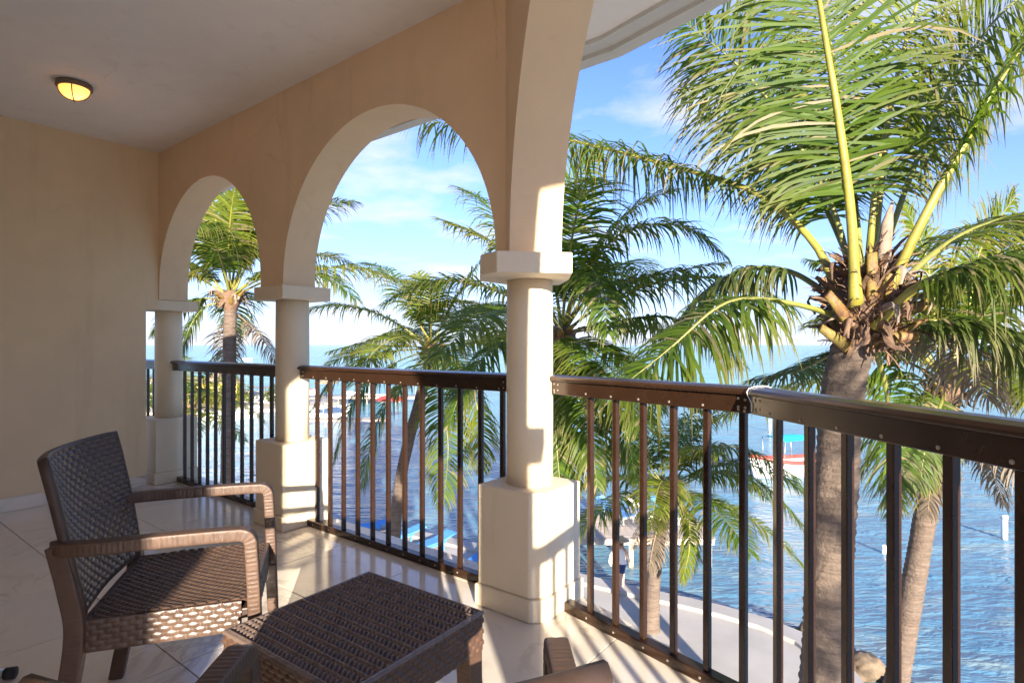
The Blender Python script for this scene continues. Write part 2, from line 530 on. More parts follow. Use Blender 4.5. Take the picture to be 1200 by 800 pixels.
for i in range(-7, 9):
    for j in range(-7, 6):
        t0, q0 = 0.893 + i * TS, -1.05 + j * TS
        g_ = 0.002
        corners = [A(t0 + g_, q0 + g_), A(t0 + g_, q0 + TS - g_), A(t0 + TS - g_, q0 + TS - g_), A(t0 + TS - g_, q0 + g_)]
        poly = [(c.x, c.y) for c in corners]
        ar = sum(poly[k][0] * poly[(k + 1) % 4][1] - poly[(k + 1) % 4][0] * poly[k][1] for k in range(4))
        if ar < 0: poly = poly[::-1]
        poly = clip(poly, FP)
        if len(poly) < 3: continue
        a2 = abs(sum(poly[k][0] * poly[(k + 1) % len(poly)][1] - poly[(k + 1) % len(poly)][0] * poly[k][1] for k in range(len(poly)))) / 2
        if a2 < 0.004: continue
        if sum(p[1] for p in poly) / len(poly) < -2.2: continue
        mb = MB(); mb.prism(poly, -0.005, rnd.uniform(-0.0003, 0.0003))
        mb.build("tile", M_TILE, floor, bevel=0.0009, bseg=1)

# ------------------------------------------------------------------ arcade walls
def arch_wall(name, org, u, n, segs, ztop, mat, extra=None):
    """segs: lower boundary polyline (t, z); wall between it and ztop, WT thick"""
    mb = MB()
    f = lambda t, o, z: org + u * t + n * o + Vector((0, 0, z))
    for (ta, za), (tb, zb) in zip(segs[:-1], segs[1:]):
        if tb - ta > 1e-6:
            for o in (0.0, WT):
                q = [f(ta, o, za), f(tb, o, zb), f(tb, o, ztop), f(ta, o, ztop)]
                mb.add(q, [(0, 1, 2, 3) if o == 0 else (3, 2, 1, 0)])
        sm = abs(tb - ta) > 1e-6 and abs(zb - za) > 1e-6
        mb.add([f(ta, 0, za), f(tb, 0, zb), f(tb, WT, zb), f(ta, WT, za)], [(3, 2, 1, 0)], False, 1)
    for t, z in (segs[0], segs[-1]):
        mb.add([f(t, 0, z), f(t, WT, z), f(t, WT, ztop), f(t, 0, ztop)], [(0, 1, 2, 3)])
    if extra: extra(mb)
    return mb.build(name, [mat, M_SOFF], recalc=False)
def arch_pts(ta, tb, zs, rise, stilt, n=56):
    c, a = (ta + tb) / 2, (tb - ta) / 2
    out = [(ta, zs)]
    for i in range(n + 1):
        th = math.pi * (1 - i / n)
        out.append((c + a * math.cos(th), zs + stilt + rise * math.sin(th)))
    out.append((tb, zs))
    return out
WO = A(0, INS)
sp2r = onA(581.0, INS); c2 = SP + PED / 2
corner_t = onA(185.75, INS)
segs = [(tK, CAPT)] + arch_pts(sp2r, c2 - 0.14, CAPT, (c2 - 0.14 - sp2r) / 2, 0.02) + \
       arch_pts(c2 + 0.14, corner_t - 0.012, CAPT, (corner_t - 0.012 - c2 - 0.14) / 2, 0.06) + [(4.36, CAPT)]
def wedge(mb):
    a, b, c_ = K, K + nA * WT, K + n3 * WT
    m = K + (nA + n3).normalized() * (WT / math.cos(R(22.5)))
    mb.prism([(p.x, p.y) for p in (a, c_, m, b)], CAPT, CEIL - 0.001)
wallA = arch_wall("arcade_wall", WO, uA, nA, segs, CEIL - 0.0005, M_TAN, wedge)
tag(wallA, "tan plastered arcade wall with two round arches facing the sea", "wall")
seg3 = [(0, CAPT)] + arch_pts(J3, J3 + SPAN3, CAPT, 1.17, 0.0, 72) + [(L3 + 0.10, CAPT)]
wall3 = arch_wall("arcade_wall", K, u3, n3, seg3, CEIL - 0.0005, M_TAN)
tag(wall3, "tan wall with one wide arch rising overhead above the nearest column", "wall")
seg5 = [(0, CAPT)] + arch_pts(0.20, 2.0, CAPT, 0.90, 0.03) + [(2.3, CAPT)]
wall5 = arch_wall("arcade_wall", K4 + u3 * 0.1, u5, n5, seg5, CEIL - 0.0005, M_TAN)
tag(wall5, "tan arched wall behind the viewpoint on the sunny side", "wall")

# end wall on the left with its marble skirting
cor = A(corner_t, INS)
mb = MB()
f = lambda a, b, z: cor + uA * a - nA * b + Vector((0, 0, z))
def wall_box(mb, a0, a1, b0, b1, z0, z1):
    vs = [f(a, b, z) for a in (a0, a1) for b in (b0, b1) for z in (z0, z1)]
    mb.add(vs, [(0, 1, 3, 2), (4, 6, 7, 5), (0, 4, 5, 1), (2, 3, 7, 6), (0, 2, 6, 4), (1, 5, 7, 3)])
wall_box(mb, 0, 0.2, 0.095, 3.05, 0.0008, CAPB - 0.0)
wall_box(mb, 0, 0.2, 0.0005, 3.05, CAPB, CEIL - 0.0006)
endw = mb.build("end_wall", M_END, recalc=True)
tag(endw, "shaded sand coloured side wall behind the armchair", "wall")
for k in range(5):
    mb = MB()
    b0 = 0.10 + k * TS
    wall_box(mb, -0.012, -0.0005, b0 + 0.001, b0 + TS - 0.001, 0.001, 0.098)
    mb.build("skirting_tile", M_TILE, endw, bevel=0.002, recalc=True)
# room front behind the viewpoint
mb = MB()
ax = (uA, nA, Vector((0, 0, 1)))
mb.box(A(3.3, -3.15, CEIL / 2), (7.2, 0.2, CEIL - 0.004), ax)
mb.box(Vector((-1.02, -2.42, CEIL / 2)), (1.7, 0.2, CEIL - 0.004), (Vector((1, 0, 0)), Vector((0, 1, 0)), Vector((0, 0, 1))))
rf = mb.build("room_front_wall", M_END, recalc=True)
tag(rf, "sand coloured house wall behind the viewpoint", "wall")

# ------------------------------------------------------------------ columns
def square(c, u, n, s):
    return [c + u * (a * s / 2) + n * (b * s / 2) for a, b in ((-1, -1), (1, -1), (1, 1), (-1, 1))]
def column(c, u, n, label, ped=None, plinth=None, cap=None):
    root = empty("column", (c.x, c.y, 0))
    tag(root, label, "column", "arcade columns")
    loc = lambda poly: [(p.x - c.x, p.y - c.y) for p in poly]
    mb = MB(); mb.prism(loc(ped or square(c, u, n, PED)), 0.0985, 0.552)
    mb.build("pedestal", M_CREAM, root, bevel=0.006, recalc=True)
    mb = MB(); mb.prism(loc(plinth or square(c, u, n, PED + 0.026)), 0.0008, 0.098)
    mb.build("plinth", M_CREAM, root, bevel=0.008, recalc=True)
    mb = MB(); mb.lathe([(0.1085, 0.5525), (0.1085, 0.9), (0.1075, 1.3), (0.106, CAPB - 0.0005)], seg=48)
    mb.build("shaft", M_CREAM, root)
    mb = MB(); mb.prism(loc(cap or square(c, u, n, 0.355)), CAPB, CAPT - 0.0006)
    mb.build("capital", M_CREAM, root, bevel=0.005, recalc=True)
    return root
cA = lambda k: A(k * SP + PED / 2, PED / 2)
def chamf(g_):
    a, b = A(-g_, -g_), None
    return [A(-g_, 0.055 - g_), A(-g_, PED + g_), A(PED + g_, PED + g_), A(PED + g_, -g_), A(0.055 - g_, -g_)]
cap3 = [Vector(p) for p in ((-0.135, 2.44, 0), (-0.063, 2.33, 0), (0.252, 2.377, 0), (0.262, 2.62, 0), (0.24, 2.84, 0), (0.02, 2.89, 0), (-0.15, 2.66, 0))]
column(cA(0), uA, nA, "nearest cream column, half in sunlight, with a wide angular capital", chamf(0), chamf(0.013), cap3)
column(cA(1), uA, nA, "middle cream column standing between the two arches of the arcade")
column(cA(2), uA, nA, "farthest cream column, close against the end wall")
c4 = K4 + u3 * 0.03 + n3 * 0.13
column(c4, u3, n3, "cream column just behind the viewpoint")
column(K4 + u5 * 2.17 + n5 * 0.12, u5, n5, "cream column at the end of the sunny side")

# ------------------------------------------------------------------ railings
def railing(label, o, e, out, hand, bot, bal, cut=(), end_screws=(True, True), tie=False):
    """o: point on the inner foot line, e: along, out: outwards; hand/bot: (s0, s1); bal: list of s; cut: s-ranges standing on a pedestal"""
    root = empty("railing", (o.x, o.y, 0))
    tag(root, label, "railing", "bronze balcony railings")
    Z = Vector((0, 0, 1))
    f = lambda s, w, z: e * s + out * w + Z * z
    def barbox(mb, s0, s1, w0, w1, z0, z1):
        vs = [f(s, w, z) for s in (s0, s1) for w in (w0, w1) for z in (z0, z1)]
        mb.add(vs, [(0, 1, 3, 2), (4, 6, 7, 5), (0, 4, 5, 1), (2, 3, 7, 6), (0, 2, 6, 4), (1, 5, 7, 3)])
    # rounded hand rail
    prof = [(-0.021, 1.0275), (-0.023, 1.036), (-0.016, 1.047), (0.006, 1.053), (0.026, 1.055), (0.046, 1.053), (0.060, 1.047), (0.066, 1.036), (0.064, 1.0275)]
    mb = MB()
    ns = 14
    vs = []
    for i in range(ns + 1):
        s = hand[0] + (hand[1] - hand[0]) * i / ns
        vs += [f(s, w, z) for w, z in prof]
    m = len(prof)
    fs = [(i * m + k, i * m + (k + 1) % m, (i + 1) * m + (k + 1) % m, (i + 1) * m + k) for i in range(ns) for k in range(m)]
    fs += [tuple(range(m)), tuple(range(ns * m, ns * m + m))[::-1]]
    mb.add(vs, fs)
    hr = mb.build("handrail", M_RAIL, root, recalc=True, bevel=0.002, bseg=2)
    mb = MB(); barbox(mb, hand[0] + 0.004, hand[1] - 0.004, -0.006, 0.010, 0.966, 1.0272)
    fa = mb.build("rail_plate", M_RAIL, root, recalc=True, bevel=0.003)
    mb = MB(); barbox(mb, bot[0], bot[1], 0.0, 0.050, 0.0008, 0.044)
    mb.build("bottom_rail", M_RAIL, root, recalc=True, bevel=0.004)
    mb = MB(); barbox(mb, -0.0115, 0.0115, 0.0135, 0.0365, 0.0442, 1.0268)
    first = None
    mbl = mb
    me_full = None; me_short = None
    mb2 = MB(); barbox(mb2, -0.0115, 0.0115, 0.0135, 0.0365, 0.5525, 1.0268)
    smb = MB()
    # screw head: small dome facing inwards
    sv, sf = [], []
    for r_, h_ in ((0.0052, 0.0), (0.0046, 0.0018), (0.0025, 0.003)):
        for k in range(8):
            a = 2 * math.pi * k / 8
            sv.append(e * (r_ * math.cos(a)) + Z * (r_ * math.sin(a)) - out * h_)
    for i in range(2):
        for k in range(8): sf.append((i * 8 + k, i * 8 + (k + 1) % 8, (i + 1) * 8 + (k + 1) % 8, (i + 1) * 8 + k))
    sf.append(tuple(range(16, 24)))
    smb.add(sv, sf)
    sme = smb.mesh("screw", M_SCREW)
    full = None; short = None
    for s in bal:
        on_ped = any(a <= s <= b for a, b in cut)
        if on_ped:
            if short is None: o_ = mb2.build("baluster", M_RAIL, root, recalc=True, bevel=0.003); short = o_.data
            else: o_ = bpy.data.objects.new("baluster", short); COL.objects.link(o_); o_.parent = root
        else:
            if full is None: o_ = mbl.build("baluster", M_RAIL, root, recalc=True, bevel=0.003); full = o_.data
            else: o_ = bpy.data.objects.new("baluster", full); COL.objects.link(o_); o_.parent = root
        o_.location = e * s
        sc_ = bpy.data.objects.new("screw", sme); COL.objects.link(sc_); sc_.parent = root
        sc_.location = f(s + rnd.uniform(-0.002, 0.002), -0.006, 0.979 + rnd.uniform(-0.002, 0.002))
        sc2 = bpy.data.objects.new("screw", sme); COL.objects.link(sc2); sc2.parent = root
        if not on_ped: sc2.location = f(s + rnd.uniform(-0.02, 0.02), 0.0, 0.022 + rnd.uniform(-0.003, 0.003))
        else: bpy.data.objects.remove(sc2)
    for flag, s, sg in ((end_screws[0], hand[0], 1), (end_screws[1], hand[1], -1)):
        if not flag: continue
        for a, z in ((0.022, 0.984), (0.022, 1.012), (0.046, 0.984), (0.046, 1.012), (0.024, 0.975)):
            sc_ = bpy.data.objects.new("screw", sme); COL.objects.link(sc_); sc_.parent = root
            sc_.location = f(s + sg * a, -0.006, z + rnd.uniform(-0.002, 0.002))
    if tie:
        mb = MB()
        pts = [f(hand[0] + 0.006, w - (0.003 if w < 0.02 else -0.003), z + 0.0025) for w, z in [(-0.0065, 0.972), (-0.007, 1.0)] + prof + [(0.063, 1.0)]]
        mb.tube(pts, 0.0015, 6)
        mb.build("cable_tie", M_TIE, root)
    return root
NR = 0.163
oA = A(0, NR)
t1s = onA(213.0, NR); t2s = onA(368.0, NR)
tt = lambda t0, k: t0 - k * 0.1407
bal1 = [tt(t1s, k) for k in range(0, 13) if tt(t1s, k) > SP + 0.17]
bal2 = [tt(t2s, k) for k in range(0, 12) if tt(t2s, k) > 0.17]
S1 = SP + PED
pa = PED / 2 - 0.085
railing("shaded bronze railing between the farthest and the middle column", oA, uA, nA, (SP + PED / 2 + 0.10, 2 * SP + PED / 2 - 0.10), (S1 + 0.002, 2 * SP - 0.002), bal1, cut=((SP, SP + PED), (2 * SP, 2 * SP + PED)))
railing("sunlit bronze railing between the middle and the nearest column", oA, uA, nA, (PED / 2 + 0.10, SP + PED / 2 - 0.10), (PED + 0.002, SP - 0.002), bal2, cut=((0, PED), (SP, S1)))
bal0 = [2 * SP + PED + 0.06 + 0.1407 * k for k in range(4)]
railing("end of a bronze railing glimpsed in the slot beside the end wall", oA, uA, nA, (2 * SP + PED / 2 + 0.10, 2 * SP + 1.0), (2 * SP + PED + 0.002, 2 * SP + 1.0), bal0, end_screws=(True, False))
def on_line(o, e, x):
    r = (x - 600) / FPX
    return -(o.x - r * o.y) / (e.x - r * e.y)
o3r = R3a
s3 = [on_line(R3a + o3 * 0.013, d3, x) for x in (689.8, 719.3, 751.5, 787.1, 826.5, 869)]
len3 = (R3b - R3a).length
railing("sunlit bronze railing running from the nearest column to the bend", R3a, d3, o3, (-0.075, len3 - 0.002), (0.004, len3 - 0.002), s3)
s4 = [on_line(R3b + n3 * 0.013, d4, 907.7) + 0.1466 * k for k in range(11)]
railing("dark bronze railing along the right side, closest to the viewer", R3b, d4, n3, (0.004, 1.588), (0.004, 1.588), [s for s in s4 if s < 1.55], tie=True)
railing("bronze railing to the right of the viewpoint", R4b, d5, o5, (0.004, 0.95), (0.004, 0.86), [0.09 + 0.1433 * k for k in range(6)])

# ------------------------------------------------------------------ ceiling lamp
lp = P(87, 98, 3.56); lp.z = CEIL
root = empty("ceiling_lamp", (lp.x, lp.y, CEIL)); root.scale = (0.84, 0.84, 1.0)
tag(root, "small round lit bulkhead lamp on the ceiling", "lamp")
M_LMET = simple("lamp_rim_paint", (0.22, 0.16, 0.11), 0.5, 0.2)
t = NT("lamp_glass")
t.set(Base_Color=(0.95, 0.85, 0.68, 1), Roughness=0.25)
tr = t.new("ShaderNodeBsdfTranslucent"); tr.inputs[0].default_value = (0.90, 0.50, 0.20, 1)
ms = t.new("ShaderNodeMixShader"); ms.inputs[0].default_value = 0.9
t.l.new(t.b.outputs[0], ms.inputs[1]); t.l.new(tr.outputs[0], ms.inputs[2]); t.l.new(ms.outputs[0], t.o.inputs[0])
M_LGL = t.m
mb = MB(); mb.lathe([(0.100, -0.0005), (0.112, -0.004), (0.114, -0.028), (0.106, -0.034), (0.092, -0.034)], seg=40)
mb.build("rim", M_LMET, root)
mb = MB(); mb.lathe([(0.094 * math.cos(a), -0.034 - 0.066 * math.sin(a)) for a in [i * math.pi / 2 / 9 for i in range(9)]] + [(0.004, -0.100)], seg=40)
mb.build("glass_dome", M_LGL, root)
for k in range(2):
    a0 = k * math.pi / 2 + 0.5
    mb = MB()
    mb.tube([Vector((math.cos(a0) * 0.100 * math.cos(b), math.sin(a0) * 0.100 * math.cos(b), -0.032 - 0.074 * math.sin(b))) for b in [math.pi * i / 18 for i in range(19)]], 0.0042, 6)
    mb.build("guard_wire", M_LMET, root)
ld = bpy.data.lights.new("lamp_bulb", 'POINT'); ld.energy = 0.3; ld.color = (1.0, 0.66, 0.32); ld.shadow_soft_size = 0.022
lo = bpy.data.objects.new("lamp_bulb", ld); COL.objects.link(lo); lo.parent = root; lo.location = (0.01, 0, -0.050)

# ------------------------------------------------------------------ woven furniture
def weave_h(a, b, la, lb, amp):
    """a, b: metric coordinates across the panel; strands of length la in rows of height lb, laid like bricks"""
    row = math.floor(b / lb); fb = b / lb - row
    fa = (a / la + 0.5 * (row % 2)) % 1.0
    sst = lambda x: (lambda q: q * q * (3 - 2 * q))(min(1.0, max(0.0, x)))
    prof = min(1.0, 1.25 * max(0.0, math.sin(math.pi * fb)) ** 0.6)
    ends = sst(fa / 0.20) * sst((1 - fa) / 0.20)
    dome = 0.75 + 0.25 * math.sin(math.pi * fa)
    return amp * (prof * dome * (0.12 + 0.88 * ends) - 0.35 * (1 - ends))
def weave_panel(mb, fn, nrm, W, H, la, lb, amp=0.0035, sa=6, sb=5, flip=False):
    nu = max(4, int(round(W / la)) * sa); nv = max(4, int(round(H / lb)) * sb)
    LA, LB = W / round(W / la), H / round(H / lb)
    def g_(u, v):
        p = fn(u, v); n = nrm(u, v)
        return p + n * weave_h(u * W, v * H * 0.99999, LA, LB, amp)
    mb.grid(g_, nu, nv, True, 0, flip)
def strap(mb, path, w, h, side, rib=0.0, period=0.014, step=0.0035, taper=None, mi=0):
    """rounded rectangular bar swept along a path, with moulded ribs across it"""
    n = max(8, int(sum((Vector(path[i + 1]) - Vector(path[i])).length for i in range(len(path) - 1)) / step))
    pts = catmull(path, n)
    S = Vector(side).normalized()
    q4 = [(-1, 0), (-1, -0.45), (-1, -0.80), (-1, -0.90), (-0.96, -0.97), (-0.90, -1), (-0.80, -1), (-0.45, -1)]
    shp = []
    for k in range(4):
        for (x, y) in q4:
            for _ in range(k): x, y = -y, x
            shp.append((x, y))
    m = len(shp)
    vs = []
    L = 0
    for i, p in enumerate(pts):
        if i: L += (pts[i] - pts[i - 1]).length
        T = (pts[min(i + 1, n)] - pts[max(i - 1, 0)]).normalized()
        s = (S - T * S.dot(T)).normalized(); up = s.cross(T)
        k = 1.0 if taper is None else taper(i / n)
        a = rib * (abs(math.sin(math.pi * L / period)) ** 0.6 - 0.5) if rib else 0
        odd = int(L / period) % 2
        for (x, y) in shp:
            e_ = min(abs(x), abs(y))
            lob = 0.0 if e_ > 0.85 else (0.55 if e_ > 0.7 else (1.0 if (e_ > 0.2) == bool(odd) else 0.35))
            dd = -abs(a) * 1.2 if False else a * lob
            dx = dd if abs(x) > 0.99 else 0
            dy = dd if abs(y) > 0.99 else 0
            vs.append(p + s * (x * w / 2 * k + math.copysign(dx, x)) + up * (y * h / 2 * k + math.copysign(dy, y)))
    fs = [(i * m + k, i * m + (k + 1) % m, (i + 1) * m + (k + 1) % m, (i + 1) * m + k) for i in range(n) for k in range(m)]
    fs += [tuple(range(m))[::-1], tuple(range(n * m, n * m + m))]
    mb.add(vs, fs, True, mi)

def make_chair(label):
    """local: +x forward, +y to its left, front of the arms at x=0.24"""
    root = empty("armchair")
    tag(root, label, "armchair", "brown woven armchairs")
    X, Y, Z = Vector((1, 0, 0)), Vector((0, 1, 0)), Vector((0, 0, 1))
    HW = 0.255
    # seat: dished woven top
    mb = MB()
    def seat(u, v):
        x = -0.20 + u * 0.425; y = -HW + v * 2 * HW
        z = 0.437 - 0.016 * math.sin(math.pi * min(1, u * 1.05)) * (1 - (2 * v - 1) ** 4) - 0.010 * max(0, 1 - u * 3) - (0.018 * ((u - 0.9) / 0.1) ** 2 if u > 0.9 else 0)
        return Vector((x, y, z))
    weave_panel(mb, seat, lambda u, v: Z, 0.425, 2 * HW, 0.030, 0.0145, 0.0050, 8, 5, flip=False)
    mb.build("seat", M_WEAVE, root)
    # underside of the seat
    mb = MB(); mb.box((0.012, 0, 0.392), (0.405, 2 * HW - 0.01, 0.03)); mb.build("seat_base", M_RATD, root, bevel=0.004)
    # aprons
    for nm, c0, du, nn, W in (("side_apron", Vector((-0.205, -HW - 0.004, 0.345)), X, -Y, 0.40), ("side_apron", Vector((-0.205, HW + 0.004, 0.345)), X, Y, 0.40),
                              ("front_apron", Vector((0.228, -HW, 0.335)), Y, X, 2 * HW), ("rear_apron", Vector((-0.205, -HW, 0.345)), Y, -X, 2 * HW)):
        mb = MB()
        hh = 0.088 if nm != "front_apron" else 0.096
        weave_panel(mb, lambda u, v: c0 + du * (u * W) + Z * (v * hh), lambda u, v: nn, W, hh, 0.038, 0.0145, 0.0022, 8, 5, flip=(nn.cross(du).z > 0) )
        cc = c0 + du * (W / 2) + Z * (hh / 2) - nn * 0.007
        mb.box(cc, (W, 0.013, hh + 0.001), (du, nn, Z))
        mb.build(nm, M_WEAVE, root)
    # backrest: curved, leaning, woven on both faces
    def back(u, v, o=0.0):
        y = (2 * u - 1)
        half = 0.250 + 0.018 * v + 0.006 * math.sin(math.pi * v)
        z = 0.452 + v * 0.422 - 0.004 * v * (1 - y * y)
        x = -0.205 - 0.062 * v - 0.018 * v * v - 0.060 * (1 - y * y) * (0.30 + 0.70 * v)
        return Vector((x + o, y * half, z))
    def bn(u, v):
        e = 0.01
        a = back(min(u + e, 1), v) - back(max(u - e, 0), v); b = back(u, min(v + e, 1)) - back(u, max(v - e, 0))
        return a.cross(b).normalized() * (1 if a.cross(b).x > 0 else -1)
    mb = MB()
    weave_panel(mb, lambda u, v: back(u, v) + bn(u, v) * 0.007, bn, 0.475, 0.455, 0.0400, 0.0172, 0.0058, 9, 6, flip=True)
    weave_panel(mb, lambda u, v: back(u, v) - bn(u, v) * 0.007, lambda u, v: -bn(u, v), 0.475, 0.455, 0.0400, 0.0172, 0.0058, 9, 6)
    bk = mb.build("backrest", M_WEAVE, root)
    mb = MB()
    rim = [back(0, i / 12) for i in range(13)] + [back(i / 16, 1) for i in range(1, 16)] + [back(1, 1 - i / 12) for i in range(13)]
    strap_pts = rim
    nrim = len(rim)
    prof_w, prof_h = 0.017, 0.026
    vs = []
    for i, p in enumerate(rim):
        T = (rim[min(i + 1, nrim - 1)] - rim[max(i - 1, 0)]).normalized()
        nn = bn(0.5, min(1, max(0, (p.z - 0.452) / 0.46)))
        nn = (nn - T * nn.dot(T)).normalized(); bb = T.cross(nn)
        for a, b in ((-1, -0.6), (-0.6, -1), (0.6, -1), (1, -0.6), (1, 0.6), (0.6, 1), (-0.6, 1), (-1, 0.6)):
            vs.append(p + bb * (a * prof_w / 2) + nn * (b * prof_h / 2))
    fs = [(i * 8 + k, i * 8 + (k + 1) % 8, (i + 1) * 8 + (k + 1) % 8, (i + 1) * 8 + k) for i in range(nrim - 1) for k in range(8)]
    fs += [tuple(range(8))[::-1], tuple(range((nrim - 1) * 8, nrim * 8))]
    mb.add(vs, fs, True)
    mb.build("rim", M_RATD, bk, recalc=True)
    # arms with their front posts, legs
    for s in (-1, 1):
        ya = s * 0.283
        mb = MB()
        strap(mb, [(-0.262, s * 0.240, 0.640), (-0.235, s * 0.268, 0.640), (-0.17, ya, 0.640), (0.0, ya, 0.642), (0.165, ya, 0.641), (0.207, ya, 0.637), (0.223, ya, 0.618), (0.226, ya, 0.585),
                   (0.232, ya, 0.47), (0.236, ya, 0.346)], 0.042, 0.035, (0, 1, 0), 0.0026, 0.0130, 0.0024)
        mb.build("armrest", M_RAT, root, recalc=True)
        mb = MB()
        strap(mb, [(0.234, s * 0.279, 0.345), (0.240, s * 0.281, 0.20), (0.248, s * 0.284, 0.001)], 0.042, 0.040, (0, 1, 0), 0.0014, 0.0125, 0.003, lambda q: 1 - 0.18 * q)
        mb.build("leg", M_RAT, root, recalc=True)
        mb = MB()
        strap(mb, [(-0.262, s * 0.250, 0.645), (-0.232, s * 0.257, 0.52), (-0.215, s * 0.262, 0.41), (-0.232, s * 0.268, 0.25), (-0.278, s * 0.276, 0.001)], 0.040, 0.046, (0, 1, 0), 0.0014, 0.0125, 0.003, lambda q: 1 - 0.15 * max(0, q - 0.5))
        mb.build("leg", M_RAT, root, recalc=True)
    # lower back rail
    mb = MB(); strap(mb, [(-0.215, -0.245, 0.452), (-0.232, 0, 0.450), (-0.215, 0.245, 0.452)], 0.024, 0.024, (0, 0, 1)); mb.build("back_rail", M_RATD, root, recalc=True)
    return root
chair1 = make_chair("brown woven armchair standing whole at the left, front half in sunlight")
yaw1 = R(18.4)
fwd = Vector((math.cos(yaw1), math.sin(yaw1), 0))
mid = Vector((-0.8355, 1.9485, 0))
chair1.location = mid - fwd * 0.245; chair1.rotation_euler = (0, 0, yaw1)
chair2 = copy_tree(chair1)
chair2["label"] = "brown woven armchair nearest the viewer, only its arms and back corners in frame"
yaw2 = R(92.5)
fwd2 = Vector((math.cos(yaw2), math.sin(yaw2), 0))
chair2.location = Vector((-0.203, 1.065, 0)) - fwd2 * 0.245; chair2.rotation_euler = (0, 0, yaw2)

# side table
TB = Vector((-0.485, 1.93, 0)); TR = Vector((-0.078, 1.638, 0)); TL = Vector((-0.764, 1.51, 0))
ta = (TR - TB).normalized(); tb = Vector((ta.y, -ta.x, 0))
if tb.dot(TL - TB) < 0: tb = -tb
TSZ = 0.50
tc_ = TB + ta * (TSZ / 2) + tb * (TSZ / 2)
table = empty("side_table", (tc_.x, tc_.y, 0), math.atan2(ta.y, ta.x))
tag(table, "low square brown woven table between the two armchairs", "table")
HT = 0.43
def ttop(u, v):
    x = (u - 0.5) * TSZ; y = (v - 0.5) * TSZ
    e = min(u, 1 - u, v, 1 - v)
    if e < 0.022: return Vector((x, y, HT - 0.003 - (0.008 * (1 - e / 0.006) ** 2 if e < 0.006 else 0)))
    uu, vv = (u - 0.022) / 0.956, (v - 0.022) / 0.956
    nr = 13
    row = math.floor(vv * nr); fv = vv * nr - row
    if fv < 0.22:                                        # long ribs
        h = 0.0046 * math.sqrt(math.sin(math.pi * fv / 0.22)) 
    else:
        g_ = (fv - 0.22) / 0.78
        fa = (uu * 30 + 0.8 * g_ + 0.37 * row) % 1.0
        strand = max(0.0, math.sin(math.pi * min(1, fa / 0.72))) ** 0.6 if fa < 0.72 else 0.0
        h = -0.010 + 0.0155 * strand * (0.45 + 0.55 * math.sin(math.pi * g_))
    return Vector((x, y, HT - 0.005 + h))
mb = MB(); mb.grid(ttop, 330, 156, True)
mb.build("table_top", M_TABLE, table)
mb = MB(); mb.box((0, 0, HT - 0.024), (TSZ - 0.012, TSZ - 0.012, 0.018)); mb.build("top_board", M_RATD, table)
for (n_, d_) in ((Vector((1, 0, 0)), Vector((0, 1, 0))), (Vector((-1, 0, 0)), Vector((0, -1, 0))), (Vector((0, 1, 0)), Vector((-1, 0, 0))), (Vector((0, -1, 0)), Vector((1, 0, 0)))):
    mb = MB()
    o_ = n_ * (TSZ / 2 - 0.004) - d_ * (TSZ / 2 - 0.003)
    weave_panel(mb, lambda u, v: o_ + d_ * (u * (TSZ - 0.006)) + Vector((0, 0, HT - 0.115 + v * 0.108)), lambda u, v: n_, TSZ - 0.006, 0.108, 0.034, 0.0155, 0.0045, 8, 5)
    mb.box(n_ * (TSZ / 2 - 0.011) + Vector((0, 0, HT - 0.062)), (0.013, TSZ - 0.03, 0.105), (n_, d_, Vector((0, 0, 1))))
    mb.build("apron", M_RAT, table)
for sx in (-1, 1):
    for sy in (-1, 1):
        mb = MB(); x_, y_ = sx * (TSZ / 2 - 0.032), sy * (TSZ / 2 - 0.032)
        strap(mb, [(x_, y_, HT - 0.10), (x_ * 1.01, y_ * 1.01, 0.2), (x_ * 1.03, y_ * 1.03, 0.001)], 0.055, 0.055, (1, 0, 0), 0.0018, 0.0155, 0.003, lambda q: 1 - 0.15 * q)
        mb.build("leg", M_RAT, table, recalc=True)

# short tube lying on the floor at the left edge
pt = Vector((-1.80, 2.03, 0.02))
tube_o = empty("metal_tube", (pt.x, pt.y, 0))
tag(tube_o, "pale metal tube with a black rubber end lying at the left edge", "tube")
M_PALE = simple("pale_metal", (0.62, 0.58, 0.5), 0.3, 0.7); M_BLACK = simple("black_rubber", (0.012, 0.012, 0.013), 0.6)
mb = MB(); mb.tube([(0.0, 0.0, 0.021), (-0.5, -0.14, 0.021)], 0.018, 14); mb.build("tube", M_PALE, tube_o)
mb = MB(); mb.tube([(0.026, 0.007, 0.021), (-0.004, -0.001, 0.021)], 0.0205, 14); mb.build("end_cap", M_BLACK, tube_o)

# ------------------------------------------------------------------ outside: ground, sea
ZG, ZS = -6.5, -7.0
# ------------------------------------------------------------------ sea
t = NT("sea_water"); g = t.geo()
big = t.noise(t.geo((0.05, 0.09, 1)), 1.0, 4, 0.6, 0.5)
sep = t.new("ShaderNodeSeparateXYZ"); gg = t.new("ShaderNodeNewGeometry"); t.l.new(gg.outputs['Position'], sep.inputs[0])
dist = t.math('DIVIDE', sep.outputs[1], 400.0)
deep = t.ramp(dist, [(0.0, (0.105, 0.215, 0.315)), (0.10, (0.100, 0.255, 0.350)), (0.30, (0.110, 0.390, 0.430)), (1.0, (0.100, 0.370, 0.430))])
sandy = t.noise(t.geo((0.30, 0.75, 1)), 1.0, 5, 0.6, 0.8)
near = t.ramp(dist, [(0.0, 1.0), (0.06, 0.55), (0.12, 0.0)])
sm = t.math('MULTIPLY', t.ramp(sandy, [(0.50, 0.0), (0.66, 0.85)]), near)
c = t.mix(sm, deep, (0.36, 0.38, 0.27))
c = t.mix(t.ramp(big, [(0.45, 0.0), (0.62, 0.55)]), c, (0.075, 0.190, 0.290))
t.col(c); t.set(Roughness=0.10, IOR=1.33, Specular_IOR_Level=0.26)
